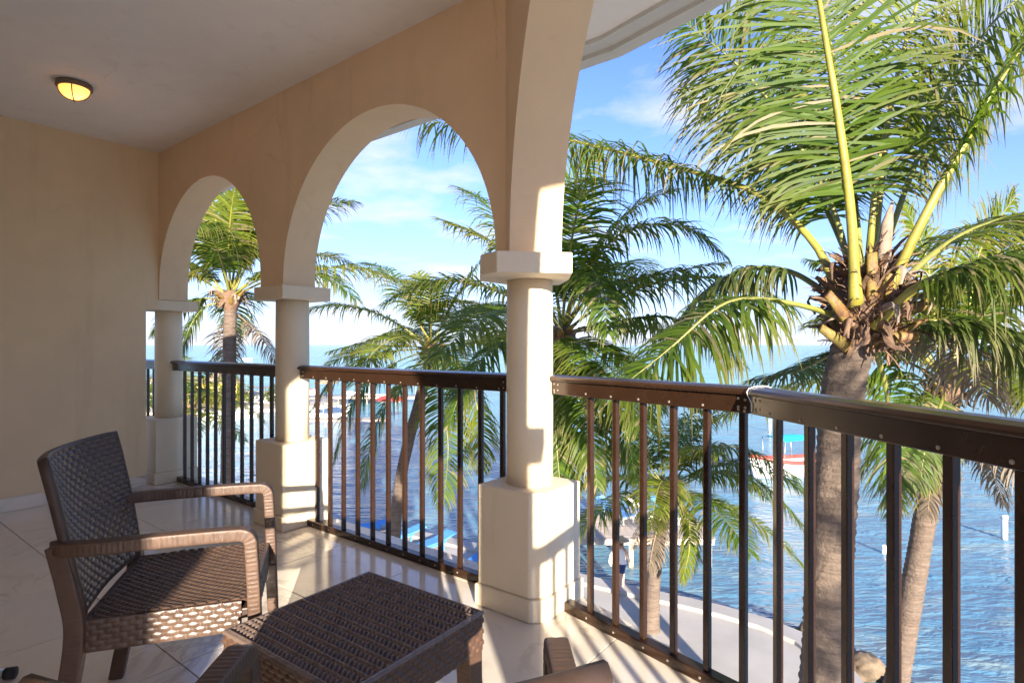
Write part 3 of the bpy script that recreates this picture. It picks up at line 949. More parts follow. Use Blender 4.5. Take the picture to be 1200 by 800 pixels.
w1 = t.noise(t.geo((0.55, 1.5, 1)), 1.0, 3, 0.6, 0.4)
w2 = t.noise(t.geo((1.7, 4.2, 1)), 1.0, 4, 0.6, 0.5)
w3 = t.noise(t.geo((0.10, 0.30, 1)), 1.0, 3, 0.6, 0.3)
h = t.math('ADD', t.math('MULTIPLY', w1, 0.55), t.math('ADD', t.math('MULTIPLY', w2, 0.24), t.math('MULTIPLY', w3, 1.3)))
t.bump(h, 1.0, 0.65)
M_SEA = t.m
mb = MB()
ys = [-60, 0, 15, 30, 60, 120, 300, 1000, 4000, 26000]
xs = [-26000, -4000, -600, -120, -30, 0, 30, 120, 600, 4000, 26000]
vs = [(x, y, ZS) for y in ys for x in xs]
fs = [(j * len(xs) + i, j * len(xs) + i + 1, (j + 1) * len(xs) + i + 1, (j + 1) * len(xs) + i) for j in range(len(ys) - 1) for i in range(len(xs) - 1)]
mb.add(vs, fs)
tag(mb.build("sea", M_SEA), kind="structure")

# ------------------------------------------------------------------ beach walk with its sea wall
M_WALK = simple("pale_concrete_walk", (0.46, 0.43, 0.39), 0.85, 0, 0.10, 0.9, 0.1)
M_KERB = simple("kerb_concrete", (0.44, 0.41, 0.37), 0.8, 0, 0.10, 1.3, 0.1)
M_SAND = simple("beach_sand", (0.52, 0.45, 0.35), 0.9, 0, 0.10, 0.7, 0.15)
edge = [(-60, 56), (-34, 40.5), (-20, 32.5), (-6.6, 24.8), (-1.37, 21.8), (2.26, 18.9), (5.79, 16.8), (7.15, 15.75), (7.85, 14.7), (8.0, 13.6), (7.7, 12.2), (6.9, 10.0), (6.6, 6.0), (7.2, 0.0), (9, -12)]
edge_s = [(p.x, p.y) for p in catmull([(a, b, 0) for a, b in edge], 90)]
mb = MB()
mb.prism([(-70, -12)] + [(9, -12)][:0] + [e for e in edge_s[::-1]][:0] + edge_s + [(-70, -12)][:0], ZS - 0.6, ZG)
walk = mb.build("beach_walk", M_WALK, recalc=True)
tag(walk, kind="structure")
mb = MB()
E2d = [Vector((a, b, 0)) for a, b in edge_s]
inn = off_chain(E2d, -0.55); out_ = off_chain(E2d, 0.06)
n = len(E2d)
vs = []
for i in range(n):
    a, b = inn[i], out_[i]
    vs += [(a.x, a.y, ZG - 0.05), (a.x, a.y, ZG + 0.085), (a.x + (b.x - a.x) * .05, a.y + (b.y - a.y) * .05, ZG + 0.10), (b.x, b.y, ZG + 0.10), (b.x, b.y, ZS - 0.6)]
fs = [(i * 5 + k, i * 5 + k + 1, (i + 1) * 5 + k + 1, (i + 1) * 5 + k) for i in range(n - 1) for k in range(4)]
mb.add(vs, fs)
tag(mb.build("sea_wall_kerb", M_KERB, recalc=True), kind="structure")

# ------------------------------------------------------------------ palms
def add_leaflet(mb, p, D, Nn, L, w, droop, r, sections=5, dead=0.0, twist=0.0):
    D = D.normalized()
    pos = p.copy(); sl = L / sections
    prof = (0.45, 0.95, 1.0, 0.78, 0.46, 0.05)
    g_ = Vector((0, 0, -1))
    base = len(mb.v)
    vs = []
    Wd = D.cross(Nn)
    if Wd.length < 1e-4: Wd = D.cross(Vector((1, 0, 0)))
    Wd.normalize()
    if twist: Wd = (Wd * math.cos(twist) + D.cross(Wd) * math.sin(twist))
    for i in range(sections + 1):
        ww = w * prof[min(i, 5)] / 2
        Wd = (Wd - D * Wd.dot(D)).normalized()
        vs.append(pos - Wd * ww); vs.append(pos + Wd * ww)
        if i < sections:
            pos = pos + D * sl
            D = (D + g_ * (droop * (i + 1) / sections)).normalized()
    fs = [(2 * i, 2 * i + 1, 2 * i + 3, 2 * i + 2) for i in range(sections)]
    mb.add(vs, fs, False)
    for i in range(sections + 1):
        tp = (r, i / sections, dead)
        mb.tint[base + 2 * i] = tp; mb.tint[base + 2 * i + 1] = tp

def frond(parent, pts, L=0.75, w=0.036, n=80, droop=0.35, hint=None, mat=None, rmat=None, r0=0.03, t0=0.24, sweep=1.0, rng=None, lift=0.15, dead=0.0, name="frond", seg=6, ragged=0.12, tipk=0.70):
    rng = rng or rnd
    mat = mat or M_LEAF; rmat = rmat or M_RACH
    N = 36
    cur = catmull(pts, N)
    rad = [max(0.0035, r0 * (1 - i / N) ** 0.8 * (1.0 if i > 3 else 1.0 + 0.35 * (3 - i) / 3)) for i in range(N + 1)]
    mb = MB(); mb.tube(cur, rad, seg, True, True, flat=0.75)
    fr = mb.build(name, rmat, parent)
    mb = MB()
    up = Vector((0, 0, 1)) if hint is None else Vector(hint).normalized()
    for k in range(n):
        f = t0 + (1 - t0) * (k + 0.5) / n
        x = f * N; i = min(int(x), N - 1); p = cur[i].lerp(cur[i + 1], x - i)
        T = (cur[min(i + 2, N)] - cur[max(i - 1, 0)]).normalized()
        Nn = up - T * up.dot(T)
        if Nn.length < 0.05: Nn = Vector((0, -1, 0)) - T * (-T.y)
        Nn.normalize()
        S = T.cross(Nn)
        q = (f - t0) / (1 - t0)
        ln = L * (0.55 + 0.45 * min(1, q / 0.22)) * (1.0 if q < 0.55 else 1.0 - tipk * ((q - 0.55) / 0.45) ** 1.3)
        ang = R(80 - 42 * q ** 1.4) * sweep
        for s in (-1, 1):
            if rng.random() < ragged * 0.35: continue
            a = ang + rng.gauss(0, 0.13 if w > 0.03 else 0.18)
            D = T * math.cos(a) + S * (s * math.sin(a)) + Nn * (lift + rng.gauss(0, 0.07))
            add_leaflet(mb, p, D, Nn, ln * rng.uniform(1 - ragged, 1.06), w * rng.uniform(0.8, 1.15) * (1 - 0.35 * q), droop * (rng.uniform(0.55, 1.5) if rng.random() > 0.10 else rng.uniform(2.0, 4.0)), min(1, max(0, rng.gauss(0.5, 0.22))), 5,
                        (rng.random() if rng.random() < 0.5 else rng.random() * 0.6) if dead == 0 else dead, rng.gauss(0, 0.25))
    # end leaflets
    if not mb.v: return fr
    mb.build("leaflets", mat, fr)
    return fr

def rfrond(parent, c, az, el, length, bend, L, n, mat, rmat=None, rng=None, w=0.03, r0=0.03, droop=0.35, t0=0.22, dead=0.0, lift=0.15):
    """a frond leaving c at azimuth az, elevation el, bending under its weight"""
    d = Vector((math.cos(az) * math.cos(el), math.sin(az) * math.cos(el), math.sin(el)))
    pts = [Vector(c)]
    p = Vector(c); K_ = 7
    for i in range(K_):
        p = p + d * (length / K_); pts.append(p.copy())
        d = (d + Vector((0, 0, -1)) * bend * (0.5 + i / K_) / K_ * 2).normalized()
    hint = Vector((-math.cos(az) * math.sin(el), -math.sin(az) * math.sin(el), math.cos(el)))
    hint = hint + Vector((0, 0, 0.5))
    return frond(parent, pts, L, w, n, droop, hint, mat, rmat, r0, t0, 1.0, rng, lift, dead)

def trunk(parent, pts, r_base, r_top, rng, ring=0.075, amp=0.06, seg=16):
    L = sum((Vector(pts[i + 1]) - Vector(pts[i])).length for i in range(len(pts) - 1))
    n = int(min(420, max(40, L / 0.028)))
    cur = catmull(pts, n)
    mb = MB()
    vs = []
    for i, p in enumerate(cur):
        f = i / n
        s = f * L / ring
        fr = s - math.floor(s)
        rr = (r_base + (r_top - r_base) * f) + (0.10 * math.exp(-f * L / 0.35))
        bump_ = amp * rr * (fr ** 1.6 - 0.4)
        T = (cur[min(i + 1, n)] - cur[max(i - 1, 0)]).normalized()
        a = (Vector((1, 0, 0)) - T * T.x).normalized(); b = T.cross(a)
        for k in range(seg):
            an = 2 * math.pi * k / seg
            jj = noise.noise(Vector((math.cos(an) * 1.3, math.sin(an) * 1.3, f * L * 2.2))) * 0.06 * rr
            wob = 0.35 * noise.noise(Vector((math.cos(an) * 1.7, math.sin(an) * 1.7, s * 0.35)))
            fq = (s + wob) % 1.0
            bump_ = amp * rr * (fq ** 1.5 - 0.4) * (0.55 + 0.9 * abs(noise.noise(Vector((math.cos(an) * 2.5, math.sin(an) * 2.5, s * 0.8)))))
            vs.append(p + (a * math.cos(an) + b * math.sin(an)) * (rr + bump_ + jj))
    fs = [(i * seg + k, i * seg + (k + 1) % seg, (i + 1) * seg + (k + 1) % seg, (i + 1) * seg + k) for i in range(n) for k in range(seg)]
    fs += [tuple(range(seg))[::-1], tuple(range(n * seg, (n + 1) * seg))]
    mb.add(vs, fs, True)
    return mb.build("trunk", M_BARK, parent)

def curl(mb, pts, w0, w1, cup, rng, nrm=None):
    """a papery strip along pts, curled across"""
    cur = catmull(pts, 10)
    vs = []
    for i, p in enumerate(cur):
        T = (cur[min(i + 1, 10)] - cur[max(i - 1, 0)]).normalized()
        nn = Vector(nrm) if nrm is not None else Vector((0, -1, 0.2))
        nn = (nn - T * nn.dot(T)).normalized(); s = T.cross(nn)
        f = i / 10
        w = (w0 + (w1 - w0) * f) * (1 + 0.25 * noise.noise(p * 9))
        for k in range(5):
            x = (k - 2) / 2
            vs.append(p + s * (x * w / 2) + nn * (cup * w * (1 - x * x)) + Vector((0, 0, rng.gauss(0, 0.003))))
    fs = [(i * 5 + k, i * 5 + k + 1, (i + 1) * 5 + k + 1, (i + 1) * 5 + k) for i in range(10) for k in range(4)]
    mb.add(vs, fs, True)

def heart(parent, c, rng, r=0.2, h=0.5, nst=10, nsh=10, scale=1.0):
    """the top of the trunk: swollen fibre, cut leaf bases, papery sheaths"""
    mb = MB()
    prof = [(r * 0.62, -h), (r * 0.90, -h * 0.62), (r * 1.15, -h * 0.3), (r * 1.1, 0.0), (r * 0.75, h * 0.3), (r * 0.3, h * 0.5)]
    seg = 18
    vs = []
    for i, (rr, z) in enumerate(prof):
        for k in range(seg):
            a = 2 * math.pi * k / seg
            q = rr * (1 + 0.16 * noise.noise(Vector((math.cos(a) * 2.2, math.sin(a) * 2.2, z * 5 + c[0]))))
            vs.append((c[0] + q * math.cos(a), c[1] + q * math.sin(a), c[2] + z))
    fs = [(i * seg + k, i * seg + (k + 1) % seg, (i + 1) * seg + (k + 1) % seg, (i + 1) * seg + k) for i in range(len(prof) - 1) for k in range(seg)]
    fs.append(tuple(range((len(prof) - 1) * seg, len(prof) * seg)))
    mb.add(vs, fs, True)
    mb.build("crown_fibre", M_FIBRE, parent)
    for i in range(nst):
        a = 2 * math.pi * (i + rng.uniform(-0.3, 0.3)) / nst * 1.0 + 2.4
        el = rng.uniform(0.35, 1.1); z0 = rng.uniform(-h * 0.75, h * 0.1)
        d = Vector((math.cos(a) * math.cos(el), math.sin(a) * math.cos(el), math.sin(el)))
        p0 = Vector(c) + Vector((math.cos(a) * r * 0.9, math.sin(a) * r * 0.9, z0))
        ln = rng.uniform(0.22, 0.42) * scale
        mb = MB()
        mb.tube([p0 - d * 0.05, p0 + d * ln * 0.3, p0 + d * ln * 0.7 + Vector((0, 0, 0.01)), p0 + d * ln], [0.085 * scale, 0.070 * scale, 0.052 * scale, 0.044 * scale], 9, True, True, flat=0.5, up=(-math.sin(a), math.cos(a), 0))
        mb.build("cut_leaf_base", M_STUB, parent)
    for i in range(nsh):
        a = rng.uniform(0, 2 * math.pi)
        z0 = rng.uniform(-h * 0.7, h * 0.35)
        o_ = Vector((math.cos(a), math.sin(a), 0))
        p0 = Vector(c) + o_ * r * 1.0 + Vector((0, 0, z0))
        k = rng.choice((1, 1, -1))
        mb = MB()
        curl(mb, [p0 - o_ * 0.05 * scale, p0 + (o_ * 0.10 + Vector((0, 0, 0.10 * k))) * scale, p0 + (o_ * rng.uniform(0.14, 0.26) + Vector((rng.uniform(-.06, .06), 0, 0.16 * k - 0.05))) * scale,
                  p0 + (o_ * rng.uniform(0.16, 0.34) + Vector((rng.uniform(-.1, .1), 0, 0.10 * k - 0.16))) * scale], 0.12 * scale, 0.03 * scale, 0.30, rng, o_ + Vector((0, 0, 0.4)))
        mb.build("dry_sheath", M_FIBREG if i % 3 == 0 else M_FIBRE, parent)

def palm(label, base):
    root = empty("palm_tree", (0, 0, 0))
    tag(root, label, "palm tree", "coconut palms below the balcony")
    return root

# --- the big palm right beside the balcony
rg = random.Random(11)
D1 = 4.5
p1 = palm("large coconut palm with thick ringed trunk close beyond the right railing", None)
c1p = P(1016, 346, D1)
b1 = P(964, 800, 4.6)
trunk(p1, [(b1.x - 0.30, 4.75, ZG - 0.1), (b1.x - 0.17, 4.7, -4.0), b1, P(970, 690, 4.55), P(980, 560, 4.5), P(986, 470, 4.5), P(994, 425, 4.5), P(1008, 385, 4.5)], 0.200, 0.150, rg, 0.070, 0.13, 28)
heart(p1, c1p, rg, 0.225, 0.44, 12, 22, 0.72)
F = lambda lst: [P(*q) for q in lst]
spec1 = [
 # pts, L, n, droop, hint, mat, t0, lift, r0
 ([(1003, 360, 4.3), (997, 250, 4.2), (983, 140, 4.1), (968, 50, 4.0), (950, -60, 3.8), (925, -190, 3.5)], 1.20, 92, 0.34, (0.1, 1, 0.1), M_LEAF, 0.26, 0.05, 0.046),
 ([(1020, 345, 4.6), (1032, 220, 4.7), (1045, 120, 4.8), (1070, 20, 5.0), (1110, -90, 5.2)], 1.10, 90, 0.45, (-0.1, 1, 0.1), M_LEAFY, 0.24, 0.1, 0.036),
 ([(985, 345, 4.55), (950, 280, 4.7), (885, 226, 5.0), (800, 198, 5.4), (700, 172, 5.8), (600, 150, 6.2), (495, 142, 6.6)], 0.95, 130, 0.75, (0, 0, 1), M_LEAF, 0.27, 0.05, 0.036),
 ([(1000, 340, 4.8), (978, 250, 4.9), (930, 160, 5.0), (872, 84, 5.1), (802, 26, 5.2)], 1.0, 110, 0.55, (-0.4, 0.6, 0.8), M_LEAF, 0.25, 0.05, 0.032),
 ([(985, 372, 4.45), (935, 357, 4.3), (878, 350, 4.2), (838, 362, 4.15), (785, 408, 4.1), (722, 458, 4.0)], 0.80, 100, 0.95, (0, -0.2, 1), M_LEAF, 0.30, 0.0, 0.032),
 ([(985, 355, 4.8), (925, 318, 5.0), (868, 318, 5.2), (815, 352, 5.3), (775, 410, 5.4)], 0.85, 95, 0.95, (0, 0, 1), M_LEAFD, 0.24, 0.0, 0.032),
 ([(1035, 355, 4.35), (1075, 270, 4.2), (1118, 190, 4.1), (1165, 105, 4.0), (1225, 10, 3.9), (1300, -90, 3.8)], 1.05, 115, 0.60, (-0.5, 0.3, 0.6), M_LEAF, 0.34, 0.05, 0.044),
 ([(1025, 385, 4.3), (1070, 340, 4.1), (1130, 314, 3.95), (1200, 304, 3.85), (1290, 330, 3.8)], 0.95, 115, 0.75, (0, 0, 1), M_LEAF, 0.28, 0.05, 0.044),
 ([(1035, 355, 4.7), (1090, 300, 4.9), (1150, 265, 5.1), (1230, 248, 5.3), (1310, 270, 5.5)], 0.95, 105, 0.65, (0, 0, 1), M_LEAFY, 0.26, 0.05, 0.032),
 ([(1012, 340, 4.8), (1000, 220, 5.1), (985, 110, 5.4), (960, 0, 5.7), (920, -80, 6.0)], 1.2, 105, 0.40, (0.2, 1, 0.2), M_LEAFY, 0.24, 0.1, 0.032),
 ([(1022, 345, 4.5), (1062, 220, 4.5), (1110, 110, 4.5), (1170, 20, 4.5), (1260, -50, 4.5)], 1.1, 115, 0.45, (-0.5, 0.8, 0.4), M_LEAFY, 0.36, 0.08, 0.030),
 ([(1010, 340, 4.9), (960, 230, 5.3), (905, 150, 5.6), (850, 110, 5.9), (800, 110, 6.2)], 0.95, 95, 0.75, (-0.2, 0.4, 0.9), M_LEAFY, 0.25, 0.05, 0.030),
 ([(1025, 405, 4.6), (1038, 455, 4.75), (1046, 520, 4.85), (1048, 600, 4.9)], 0.55, 66, 0.5, (0.2, -1, 0.2), M_LEAF, 0.12, 0.05, 0.026),
 ([(1045, 385, 4.6), (1085, 392, 4.7), (1125, 415, 4.8), (1160, 470, 4.9)], 0.60, 66, 0.9, (0, 0, 1), M_DRY, 0.15, 0.0, 0.028),
 ([(1035, 385, 4.4), (1100, 376, 4.3), (1160, 385, 4.2), (1230, 425, 4.1)], 0.80, 85, 0.85, (0, 0, 1), M_LEAFD, 0.24, 0.0, 0.034),
 ([(1000, 400, 4.75), (965, 420, 5.0), (930, 436, 5.3), (880, 445, 5.6)], 0.55, 60, 0.5, (0, 0, 1), M_LEAFD, 0.15, 0.0, 0.022),
]
for fi, (pts, L_, n_, dr, hint, mat, t0_, lift_, r0_) in enumerate(spec1):
    frond(p1, F(pts), L_, 0.027, int(n_ * 1.35), dr, hint, mat, M_RACHD if mat == M_DRY else (M_RACHY if fi in (0, 1, 2, 6, 7) else M_RACH), r0_, t0_, 1.05, rg, lift_, 0.0, seg=8, tipk=0.3 if fi == 2 else 0.7, ragged=0.28)
# cut petioles left by the pruner, on the side facing the balcony
for (a_, b_, r0_, r1_) in [((1023, 352, 4.28), (1022, 296, 4.2), 0.052, 0.038), ((992, 372, 4.32), (970, 344, 4.24), 0.052, 0.036), ((990, 404, 4.38), (962, 384, 4.3), 0.048, 0.032),
                       ((1025, 398, 4.34), (1076, 394, 4.22), 0.055, 0.040), ((1040, 372, 4.36), (1092, 354, 4.3), 0.05, 0.04)]:
    A_, B_ = P(*a_), P(*b_)
    mb = MB(); mb.tube([A_ + (A_ - B_) * 0.25, A_, A_.lerp(B_, 0.5), B_], [r0_ * 1.15, r0_, (r0_ + r1_) / 2, r1_], 10, True, True, flat=0.55, up=Vector((B_ - A_).cross(Vector((0, 1, 0)))))
    mb.build("cut_leaf_base", M_STUB, p1)
# shaggy fibre all round the heart
mb = MB()
for i in range(1100):
    a_ = rg.uniform(0, 2 * math.pi); z0 = rg.uniform(-0.46, 0.30)
    o_ = Vector((math.cos(a_), math.sin(a_), 0)); rr_ = (0.26 + 0.22 * min(0, z0)) if z0 < 0 else 0.26 - 0.5 * z0
    p0 = c1p + o_ * rr_ * 0.95 + Vector((0, 0, z0))
    up_ = rg.choice((1, 1, 1, -1))
    D_ = (o_ * rg.uniform(0.3, 1.0) + Vector((rg.gauss(0, .3), rg.gauss(0, .3), up_ * rg.uniform(0.4, 1.0))))
    add_leaflet(mb, p0, D_, o_, rg.uniform(0.07, 0.26), rg.choice((0.006, 0.010, 0.016, 0.045)), 0.35, 0.5, 4, 0, rg.gauss(0, 0.8))
o_ = mb.build("fibre_strips", M_FIBRE, p1)
# a young unopened spear and a spathe
mb = MB(); mb.tube(F([(1016, 335, 4.55), (1024, 230, 4.6), (1036, 150, 4.65)]), [0.035, 0.022, 0.006], 8); mb.build("spear_leaf", M_RACHY, p1)
mb = MB(); mb.tube(F([(1028, 345, 4.4), (1036, 300, 4.35), (1040, 262, 4.32), (1046, 236, 4.3)]), [0.02, 0.055, 0.045, 0.008], 9, flat=0.6); mb.build("flower_spathe", M_FIBREG, p1)

# --- the other palms: (label, crown px, d, base px list, fronds)
def other_palm(label, crown, d, base, r_b, r_t, spec, nrand, length, L_, seed, mats, el_rng=(-0.5, 1.25), w=0.046, mid=None, n=92, drynum=0, nuts=4):
    rg = random.Random(seed)
    root = palm(label, None)
    c = P(crown[0], crown[1], d)
    pts = [Vector(base)] + ([Vector(m) for m in mid] if mid else []) + [c - Vector((0, 0, 0.25))]
    trunk(root, pts, r_b, r_t, rg, 0.085, 0.13, 16)
    heart(root, c, rg, r_t * 1.45, r_t * 2.6, 9, 14, min(1.0, r_t / 0.16))
    for (fp, mat, dr, hint) in spec:
        pp = [P(*q) for q in fp]
        Ls = sum((pp[i + 1] - pp[i]).length for i in range(len(pp) - 1))
        frond(root, pp, L_ * min(1.1, max(0.75, Ls / length)), w, n, dr, hint, mat, M_RACHY if mat is M_LEAFY else M_RACH, 0.032, 0.22, 1.0, rg, 0.08)
    for i in range(nrand):
        az = 2 * math.pi * (i * 0.381966 + rg.uniform(-0.03, 0.03))
        e = el_rng[1] + (el_rng[0] - el_rng[1]) * ((i + 0.5) / nrand)
        mt = rg.choice(mats)
        rfrond(root, c, az, e, length * rg.uniform(0.85, 1.1), rg.uniform(0.55, 0.95) if e > 0.2 else rg.uniform(0.35, 0.6), L_, n, mt, M_RACHY if mt is M_LEAFY else M_RACH, rg, w, 0.03, rg.uniform(0.45, 0.8))
    for i in range(drynum):
        az = rg.uniform(0, 2 * math.pi)
        rfrond(root, c - Vector((0, 0, 0.3)), az, rg.uniform(-0.9, -0.4), length * 0.55, 0.7, L_ * 0.65, n // 2, M_DRY, M_RACHD, rg, w * 0.8, 0.026, 0.9, lift=0.0)
    for i in range(nuts):
        a = rg.uniform(0, 6.28)
        mb = MB(); q = c + Vector((math.cos(a) * r_t * 1.6, math.sin(a) * r_t * 1.6, -0.18 - rg.uniform(0, 0.15)))
        mb.lathe([(0.02, -0.13), (0.075, -0.09), (0.10, -0.02), (0.095, 0.05), (0.05, 0.11), (0.012, 0.13)], (q.x, q.y, q.z), 10)
        mb.build("coconut", M_NUT, root)
    return root
Y_, G_, K_ = M_LEAFY, M_LEAF, M_LEAF
UPH = (0, 0, 1)
other_palm("coconut palm whose crown spreads right behind the nearest column", (658, 392), 10.0, (P(655, 700, 10.0).x, 10.0, ZG - 0.1), 0.20, 0.15, [
    ([(658, 385, 10), (650, 310, 9.8), (662, 230, 9.6), (700, 180, 9.5)], G_, 0.5, (0.3, 0.5, 0.7)),
    ([(660, 388, 10), (700, 340, 9.8), (770, 322, 9.6), (848, 308, 9.4)], Y_, 0.5, UPH),
    ([(660, 390, 10), (715, 378, 9.5), (780, 372, 9.2), (835, 400, 9.0)], K_, 0.8, UPH),
    ([(660, 385, 10), (690, 315, 9.6), (735, 270, 9.4), (800, 265, 9.2), (850, 300, 9.0)], K_, 0.65, UPH),
    ([(655, 385, 10), (622, 325, 10.3), (577, 284, 10.6), (515, 257, 11)], Y_, 0.35, UPH),
    ([(662, 395, 10), (705, 405, 9.6), (745, 430, 9.3), (775, 480, 9.0)], Y_, 0.7, UPH),
    ([(660, 385, 10), (675, 330, 9.0), (690, 312, 8.4), (705, 340, 7.9), (712, 390, 7.6)], K_, 0.7, UPH),
    ([(655, 398, 10), (620, 390, 9.6), (580, 405, 9.2), (545, 450, 8.9), (525, 500, 8.7)], K_, 0.8, UPH),
    ([(660, 400, 10), (672, 440, 9.4), (690, 500, 9.0), (700, 570, 8.8)], G_, 0.8, (0.3, -0.8, 0.5)),
    ([(660, 400, 10), (690, 430, 9.6), (728, 490, 9.2), (745, 560, 9.0)], K_, 0.8, (0.3, -0.6, 0.6)),
    ([(655, 402, 10), (648, 450, 9.5), (652, 520, 9.2), (660, 600, 9.0)], G_, 0.7, (-0.2, -0.8, 0.5)),
    ], 12, 3.8, 1.0, 21, (G_, K_, Y_), (-0.3, 1.3))
other_palm("yellow green coconut palm seen through the railing between middle and nearest column", (505, 408), 16.0, (P(470, 640, 20).x + 0.4, 16.6, ZG - 0.1), 0.19, 0.14, [
    ([(503, 405, 16), (470, 388, 15.8), (430, 400, 15.6), (385, 412, 15.4)], G_, 0.7, UPH),
    ([(505, 402, 16), (492, 372, 15.7), (528, 352, 15.4), (598, 364, 15.0)], Y_, 0.55, UPH),
    ([(505, 402, 16), (500, 360, 16.4), (490, 320, 16.8)], Y_, 0.4, (0.2, -0.9, 0.3)),
    ([(508, 402, 16), (540, 385, 15.4), (590, 390, 15.0), (640, 430, 14.6)], K_, 0.6, UPH),
    ([(508, 410, 16), (540, 430, 15.5), (560, 480, 15.2), (566, 550, 15.0)], Y_, 0.7, UPH),
    ([(500, 410, 16), (455, 430, 15.6), (415, 470, 15.2), (392, 540, 15.0)], K_, 0.8, UPH),
    ([(503, 412, 16), (470, 450, 15.5), (440, 500, 15.2), (425, 570, 15.0)], K_, 0.8, UPH),
    ([(506, 412, 16), (515, 460, 15.4), (525, 520, 15.0), (520, 590, 14.8)], G_, 0.8, (0, -0.8, 0.5)),
    ([(500, 408, 16), (440, 415, 15.6), (395, 440, 15.4), (365, 480, 15.2)], K_, 0.7, UPH),
    ], 12, 4.0, 1.05, 22, (Y_, G_, G_, K_), (-0.2, 1.2), mid=[P(468, 570, 16.4)])
other_palm("tall coconut palm framed in the farther arch", (270, 348), 13.0, (P(262, 600, 13).x, 13.0, ZG - 0.1), 0.17, 0.135, [
    ([(268, 340, 13), (258, 285, 12.8), (247, 230, 12.6), (236, 190, 12.4)], Y_, 0.3, (0.3, -0.9, 0.2)),
    ([(272, 338, 13), (278, 280, 13.2), (285, 225, 13.4), (300, 180, 13.6)], G_, 0.45, (0, 1, 0.2)),
    ([(275, 340, 13), (300, 290, 13), (335, 255, 12.9), (375, 240, 12.8), (414, 236, 12.7)], G_, 0.5, UPH),
    ([(278, 345, 13), (320, 326, 12.9), (370, 316, 12.8), (420, 314, 12.7), (470, 328, 12.6)], Y_, 0.65, UPH),
    ([(263, 345, 13), (245, 322, 13), (228, 312, 13), (200, 325, 13)], Y_, 0.6, UPH),
    ([(262, 355, 13), (240, 360, 12.8), (222, 385, 12.6), (212, 425, 12.5)], K_, 0.8, UPH),
    ([(262, 352, 13), (235, 350, 12.9), (205, 362, 12.8), (180, 390, 12.7)], K_, 0.8, UPH),
    ([(272, 338, 13), (290, 290, 12.8), (300, 240, 12.5), (310, 200, 12.2)], K_, 0.5, (-0.4, -0.8, 0.4)),
    ([(270, 338, 13), (268, 290, 12.5), (272, 240, 12.0), (280, 200, 11.5)], Y_, 0.35, (0, 1, 0.3)),
    ], 7, 3.4, 0.95, 23, (G_, Y_), (0.2, 1.3), nuts=0, drynum=2)
p3b = Vector((P(762, 738, 15.4).x, 15.4, ZG - 0.1))
other_palm("short leaning coconut palm growing from the pale walk behind the bars", (782, 572), 15.0, p3b, 0.20, 0.15, [
    ([(785, 570, 15), (820, 530, 14.7), (870, 525, 14.4), (935, 560, 14.2)], G_, 0.8, UPH),
    ([(785, 575, 15), (835, 555, 14.6), (890, 565, 14.3), (945, 620, 14.1)], G_, 0.8, UPH),
    ([(780, 570, 15), (745, 530, 15.2), (710, 540, 15.3), (690, 590, 15.3)], G_, 0.8, UPH),
    ([(785, 580, 15), (805, 600, 14.4), (808, 640, 14.2), (800, 680, 14.1)], Y_, 0.6, (0.6, -0.6, 0.4)),
    ([(780, 570, 15), (770, 510, 15), (750, 470, 15), (715, 455, 15)], G_, 0.6, UPH),
    ([(785, 570, 15), (800, 500, 15), (840, 460, 15), (890, 460, 15)], G_, 0.7, UPH),
    ], 14, 3.5, 0.95, 24, (G_, G_, K_, Y_), (-0.2, 1.2), mid=[P(768, 660, 15.3)], drynum=2)
other_palm("slender grey leaning palm with hanging dry fronds at the right", (1108, 448), 8.6, (P(1020, 960, 8.6).x, 8.6, ZG - 0.1), 0.185, 0.135, [
    ([(1108, 440, 8.6), (1095, 370, 8.6), (1085, 300, 8.6), (1060, 240, 8.6)], Y_, 0.4, (0.3, -0.9, 0.3)),
    ([(1112, 440, 8.6), (1135, 360, 8.6), (1150, 290, 8.7), (1190, 230, 8.8)], Y_, 0.5, (-0.3, 0.9, 0.3)),
    ([(1112, 445, 8.6), (1170, 400, 8.4), (1225, 390, 8.2), (1290, 420, 8.0)], G_, 0.7, UPH),
    ([(1105, 445, 8.6), (1070, 410, 8.8), (1030, 400, 9.0), (985, 420, 9.2)], G_, 0.7, UPH),
    ([(1105, 440, 8.6), (1060, 370, 9.0), (1020, 340, 9.4), (960, 335, 9.8)], G_, 0.6, UPH),
    ([(1110, 452, 8.6), (1100, 480, 8.2), (1085, 520, 8.0), (1078, 570, 7.9)], K_, 0.7, (0, -0.8, 0.5)),
    ], 11, 3.2, 0.85, 25, (G_, Y_, K_), (-0.1, 1.3), mid=[P(1052, 790, 8.6), P(1078, 640, 8.6)], drynum=7)
other_palm("low bright palm behind the railing beside the end wall", (222, 478), 24.0, (P(215, 600, 24).x, 24.0, ZG - 0.1), 0.18, 0.14, [], 16, 3.4, 0.9, 26, (Y_, Y_, G_), (-0.5, 1.2), n=60, w=0.06)

rg = random.Random(31)
pr = palm("coconut palm standing on the sunny side, right of the viewpoint", None)
cc_ = Vector((4.95, -4.0, 1.75))
trunk(pr, [(5.4, -4.1, ZG - 0.1), (5.2, -4.1, -3.0), cc_ - Vector((0, 0, 0.2))], 0.2, 0.15, rg, 0.085, 0.1, 12)
heart(pr, cc_, rg, 0.2, 0.4, 6, 6, 0.9)
for i in range(9):
    e_ = 1.2 - 1.7 * (i + 0.5) / 9
    rfrond(pr, cc_, 2 * math.pi * i * 0.381966, e_, 2.6, 0.8 if e_ > 0.2 else 0.5, 0.75, 60, M_LEAF, M_RACH, rg, 0.04, 0.03, 0.6)

